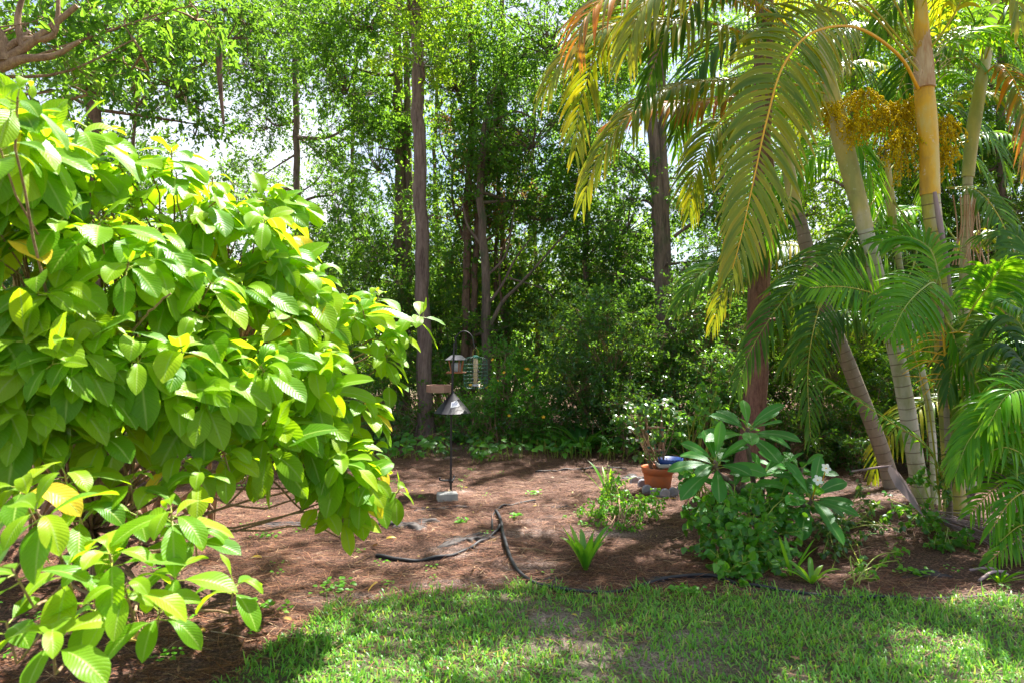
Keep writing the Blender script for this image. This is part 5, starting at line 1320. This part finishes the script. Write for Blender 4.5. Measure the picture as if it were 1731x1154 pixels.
def cloth(label, px, py, sx, sy, seed, h=.035, rz=0.0):
    rr = np.random.default_rng(seed); n = 44
    a, b = np.meshgrid(np.linspace(-1, 1, n), np.linspace(-1, 1, n))
    c = G(px, py)
    ang = np.arctan2(b, a); rad = .85 + .22 * np.sin(ang * 3 + seed) + .14 * np.sin(ang * 7 + seed * 2) + .08 * np.sin(ang * 13 + seed)
    x = a * sx * rad; y = b * sy * rad
    z = sum(rr.normal() * np.sin(a * rr.uniform(1, 7) + b * rr.uniform(-5, 5) + rr.uniform(0, 6)) for _ in range(8)) * h * .13 + h * .22 + .25 * h * np.abs(np.sin(b * 5 + np.sin(a * 4) * 1.5 + seed)) + rr.normal(size=a.shape) * .0018
    z = z - .03 * np.clip(np.maximum(abs(a), abs(b)) - .8, 0, 1) * 5
    xr = x * math.cos(rz) - y * math.sin(rz) + c[0]; yr = x * math.sin(rz) + y * math.cos(rz) + c[1]
    V = np.stack((xr, yr, gz(xr, yr) + np.maximum(z, -.03)), -1).reshape(-1, 3)
    V = np.vstack((V, V - np.array((0, 0, .003))))
    i = np.arange(n - 1)[:, None] * n; j = np.arange(n - 1)[None]; q = (i + j).ravel()
    f = np.stack((q, q + 1, q + n + 1, q + n), -1)
    g = Geo(); g.add(V, np.vstack((f, f[:, ::-1] + n * n)))
    tag(g.obj('landscape_fabric', M['fabric'], smooth=True), label, 'landscape fabric', 'torn scraps of black landscape fabric')
cloth('rumpled black weed fabric lying above the left edging strip', 790, 912, .26, .13, 3, rz=.35)
cloth('black weed fabric heap under the tips of the big shrub', 690, 888, .24, .16, 5, .05)
cloth('small dark fabric scrap below the brick', 742, 862, .28, .035, 8, .02, .15)
cloth('flat dark fabric patch in the deep shade left of the bed', 500, 884, .42, .08, 9, .03)
cloth('small fabric scrap beside the bend of the long edging strip', 922, 985, .09, .07, 11, .03)
cloth('dark fabric scrap showing near the lime strap leaved clump', 1100, 980, .12, .05, 12, .02)
cloth('black fabric behind the bed left of the terracotta pot', 1075, 812, .22, .10, 14, .03)
cloth('tiny fabric scrap above the curled edging', 948, 863, .10, .05, 15, .02)
cloth('fabric remnant by the lawn in front of the palms', 1560, 966, .16, .07, 16, .02)

# ------------------------------------------------------------------ dry palm bits at the right, fallen leaves, weeds
g = Geo()
q = spline([P(1440, 796, 6.1), P(1480, 790, 6.0), P(1508, 787, 5.9)], 10); tube(g, q, np.linspace(.008, .012, 10), 7, .5)
st = P(1505, 786, 5.9); en = P(1566, 868, 5.6)
d_ = norm(en - st)
blades(g, st[None], d_[None], np.array(((.3, -1, .35),)), np.linalg.norm(en - st), .135, .25, 14, lambda t: np.interp(t, (0, .08, .35, .7, 1), (.2, .7, 1, .6, .02)), -.35, cols=9)
tag(g.obj('dry_palm_sheath', M['spathe']), 'dry mauve brown palm sheath hanging in front of the leaning palm', 'palm sheath')
g = Geo(); rt = G(1690, 975)
for k in range(30):
    a_ = P(1570 + R.uniform(-20, 20), 868 + R.uniform(-8, 8), 5.9)
    b_ = P(1735 + R.uniform(0, 60), 950 + R.uniform(-40, 40), 5.0)
    tube(g, spline([a_, (a_ + b_) / 2 + np.array((0, 0, R.uniform(-.05, .08))), b_], 10), .004, 4, R.random())
tag(g.obj('dead_frond', M['spathe']), 'grey brown dead palm frond drooping to the ground at the right edge', 'dead palm frond')
for (x0, y0, x1, y1, lb) in ((1640, 968, 1705, 980, 'longer pale dead stick lying by the lawn at the lower right'), (1655, 985, 1700, 975, 'short pale dead stick crossing under the longer one at the lower right'), (1500, 880, 1530, 850, 'dead stick lying in the shade below the hanging palm sheath')):
    g = Geo(); a_, b_ = G(x0, y0) + (0, 0, .02), G(x1, y1) + (0, 0, .03); tube(g, spline([a_, (a_ + b_) / 2 + np.array((0, 0, .03)), b_], 8), .011, 6, wob=.4)
    tag(g.obj('dead_stick', M['spathe']), lb, 'stick')

leafs = [(652, 912, .09, 'curled yellow fallen leaf near the black fabric heap'), (425, 941, .08, 'yellow fallen leaf left of the lone low shrub tip'), (478, 1046, .07, 'yellow fallen leaf beside the lawn corner'),
         (178, 1095, .22, 'long dry tan leaf lying below the lower shrub branches'), (622, 1002, .12, 'upright tan dead leaf at the tip of the lawn'), (335, 1070, .06, 'small yellow leaf on the dark mulch at left'),
         (370, 1000, .06, 'orange yellow leaf under the low shrub whorl'), (966, 1042, .035, 'small orange leaf lying in the lawn'), (645, 880, .05, 'pale yellow leaf by the fabric at the shrub tip'), (1260, 1010, .05, 'pale fallen petal at the foot of the vine mound')]
for (px, py, L, lb) in leafs:
    g = Geo(); c = G(px, py) + np.array((0, 0, .012)); a = R.uniform(-.6, .6)
    blades(g, c[None], np.array(((math.cos(a), math.sin(a), .25 if 'upright' not in lb else 1.5),)), np.array(((0, -.3, 1.0),)), L, L * .38, .6, 7, oval, .4, [R.random()], cols=5)
    tag(g.obj('fallen_leaf', M['deadleaf']), lb, 'fallen leaf', 'fallen leaves on the ground')

g = Geo(); N = 0
for k in range(230):
    x = R.uniform(-3.2, 4.2); y = R.uniform(2.4, 8.5)
    if y < lawn_edge(x) + .02: continue
    if x < -.4 and y < 5 and R.random() < .75: pass
    elif R.random() < .6: continue
    n = R.integers(4, 12); c = np.array((x, y, float(gz(x, y))))
    o = c + R.normal(size=(n, 3)) * np.array((.03, .03, 0)) + np.stack((np.zeros(n), np.zeros(n), R.uniform(.01, .035, n)), -1)
    a = R.uniform(0, 6.28, n)
    blades(g, o, np.stack((np.cos(a), np.sin(a), R.uniform(.1, .5, n)), -1), (0, -.2, 1), R.uniform(.014, .034, n), R.uniform(.012, .026, n), .3, 3, heart, .15, cols=3)
for (px, py, s) in ((1147, 1000, .05), (580, 995, .07), (780, 885, .03), (905, 840, .04), (870, 880, .03), (560, 1000, .06), (1190, 945, .03), (1535, 965, .05), (1560, 970, .04), (450, 905, .06), (455, 1030, .08), (1175, 1005, .03)):
    c = G(px, py); n = 22
    o = c + R.normal(size=(n, 3)) * np.array((s, s * .6, 0)) + np.stack((np.zeros(n), np.zeros(n), R.uniform(.01, .05, n)), -1); a = R.uniform(0, 6.28, n)
    blades(g, o, np.stack((np.cos(a), np.sin(a), R.uniform(.1, .6, n)), -1), (0, -.3, 1), .035, .028, .3, 3, heart, .15, cols=3)
tag(g.obj('weeds', M['herb']), 'tiny bright green weeds sprouting through the mulch', 'weeds', kind='stuff')

# arrow leaved ground cover at the back of the bed
g = Geo(); gs = Geo(); O = []
for k in range(560):
    px = R.uniform(800, 1100); py = R.uniform(738, 790) - 8 * math.sin((px - 800) / 280 * 3.14)
    if R.random() < .16: px, py = R.uniform(640, 760), R.uniform(745, 775)
    O.append(G(px, py) + np.array((0, 0, R.uniform(.05, .22))))
O = np.array(O); n = len(O); a = R.uniform(0, 6.28, n)
for o in O: tube(gs, [o, o * (1, 1, 0) + R.normal(size=3) * (.03, .03, 0)], .003, 4, cap=False)
blades(g, O, np.stack((np.cos(a), np.sin(a) - .5, R.uniform(-.3, .3, n)), -1), norm(np.stack((R.normal(size=n) * .3, -.5 + R.normal(size=n) * .2, np.ones(n)), -1)), R.uniform(.09, .15, n), R.uniform(.06, .10, n), .6, 5, heart, .15, cols=3)
gc = g.obj('ground_cover', M['vine']); tag(gc, 'arrow leaved ground cover along the back of the bed', 'ground cover', kind='stuff')
gs.obj('stems', M['rachis_green'], gc)
# forest floor growth farther back
g = Geo()
for k in range(150):
    px = R.uniform(-100, 1850); d = R.uniform(9.2, 19)
    c = P(px, CY, d); c[2] = .10
    n = int(90)
    o = c + R.normal(size=(n, 3)) * np.array((.35, .35, .12)); o[:, 2] = np.abs(o[:, 2])
    rhombs(g, o, rdir(n), norm(R.normal(size=(n, 3)) * .5 + (0, 0, 1)), .07, .045, R.random(n))
tag(g.obj('undergrowth', M['canopy_dark']), 'tangle of low leafy undergrowth on the woodland floor', 'undergrowth', kind='stuff')
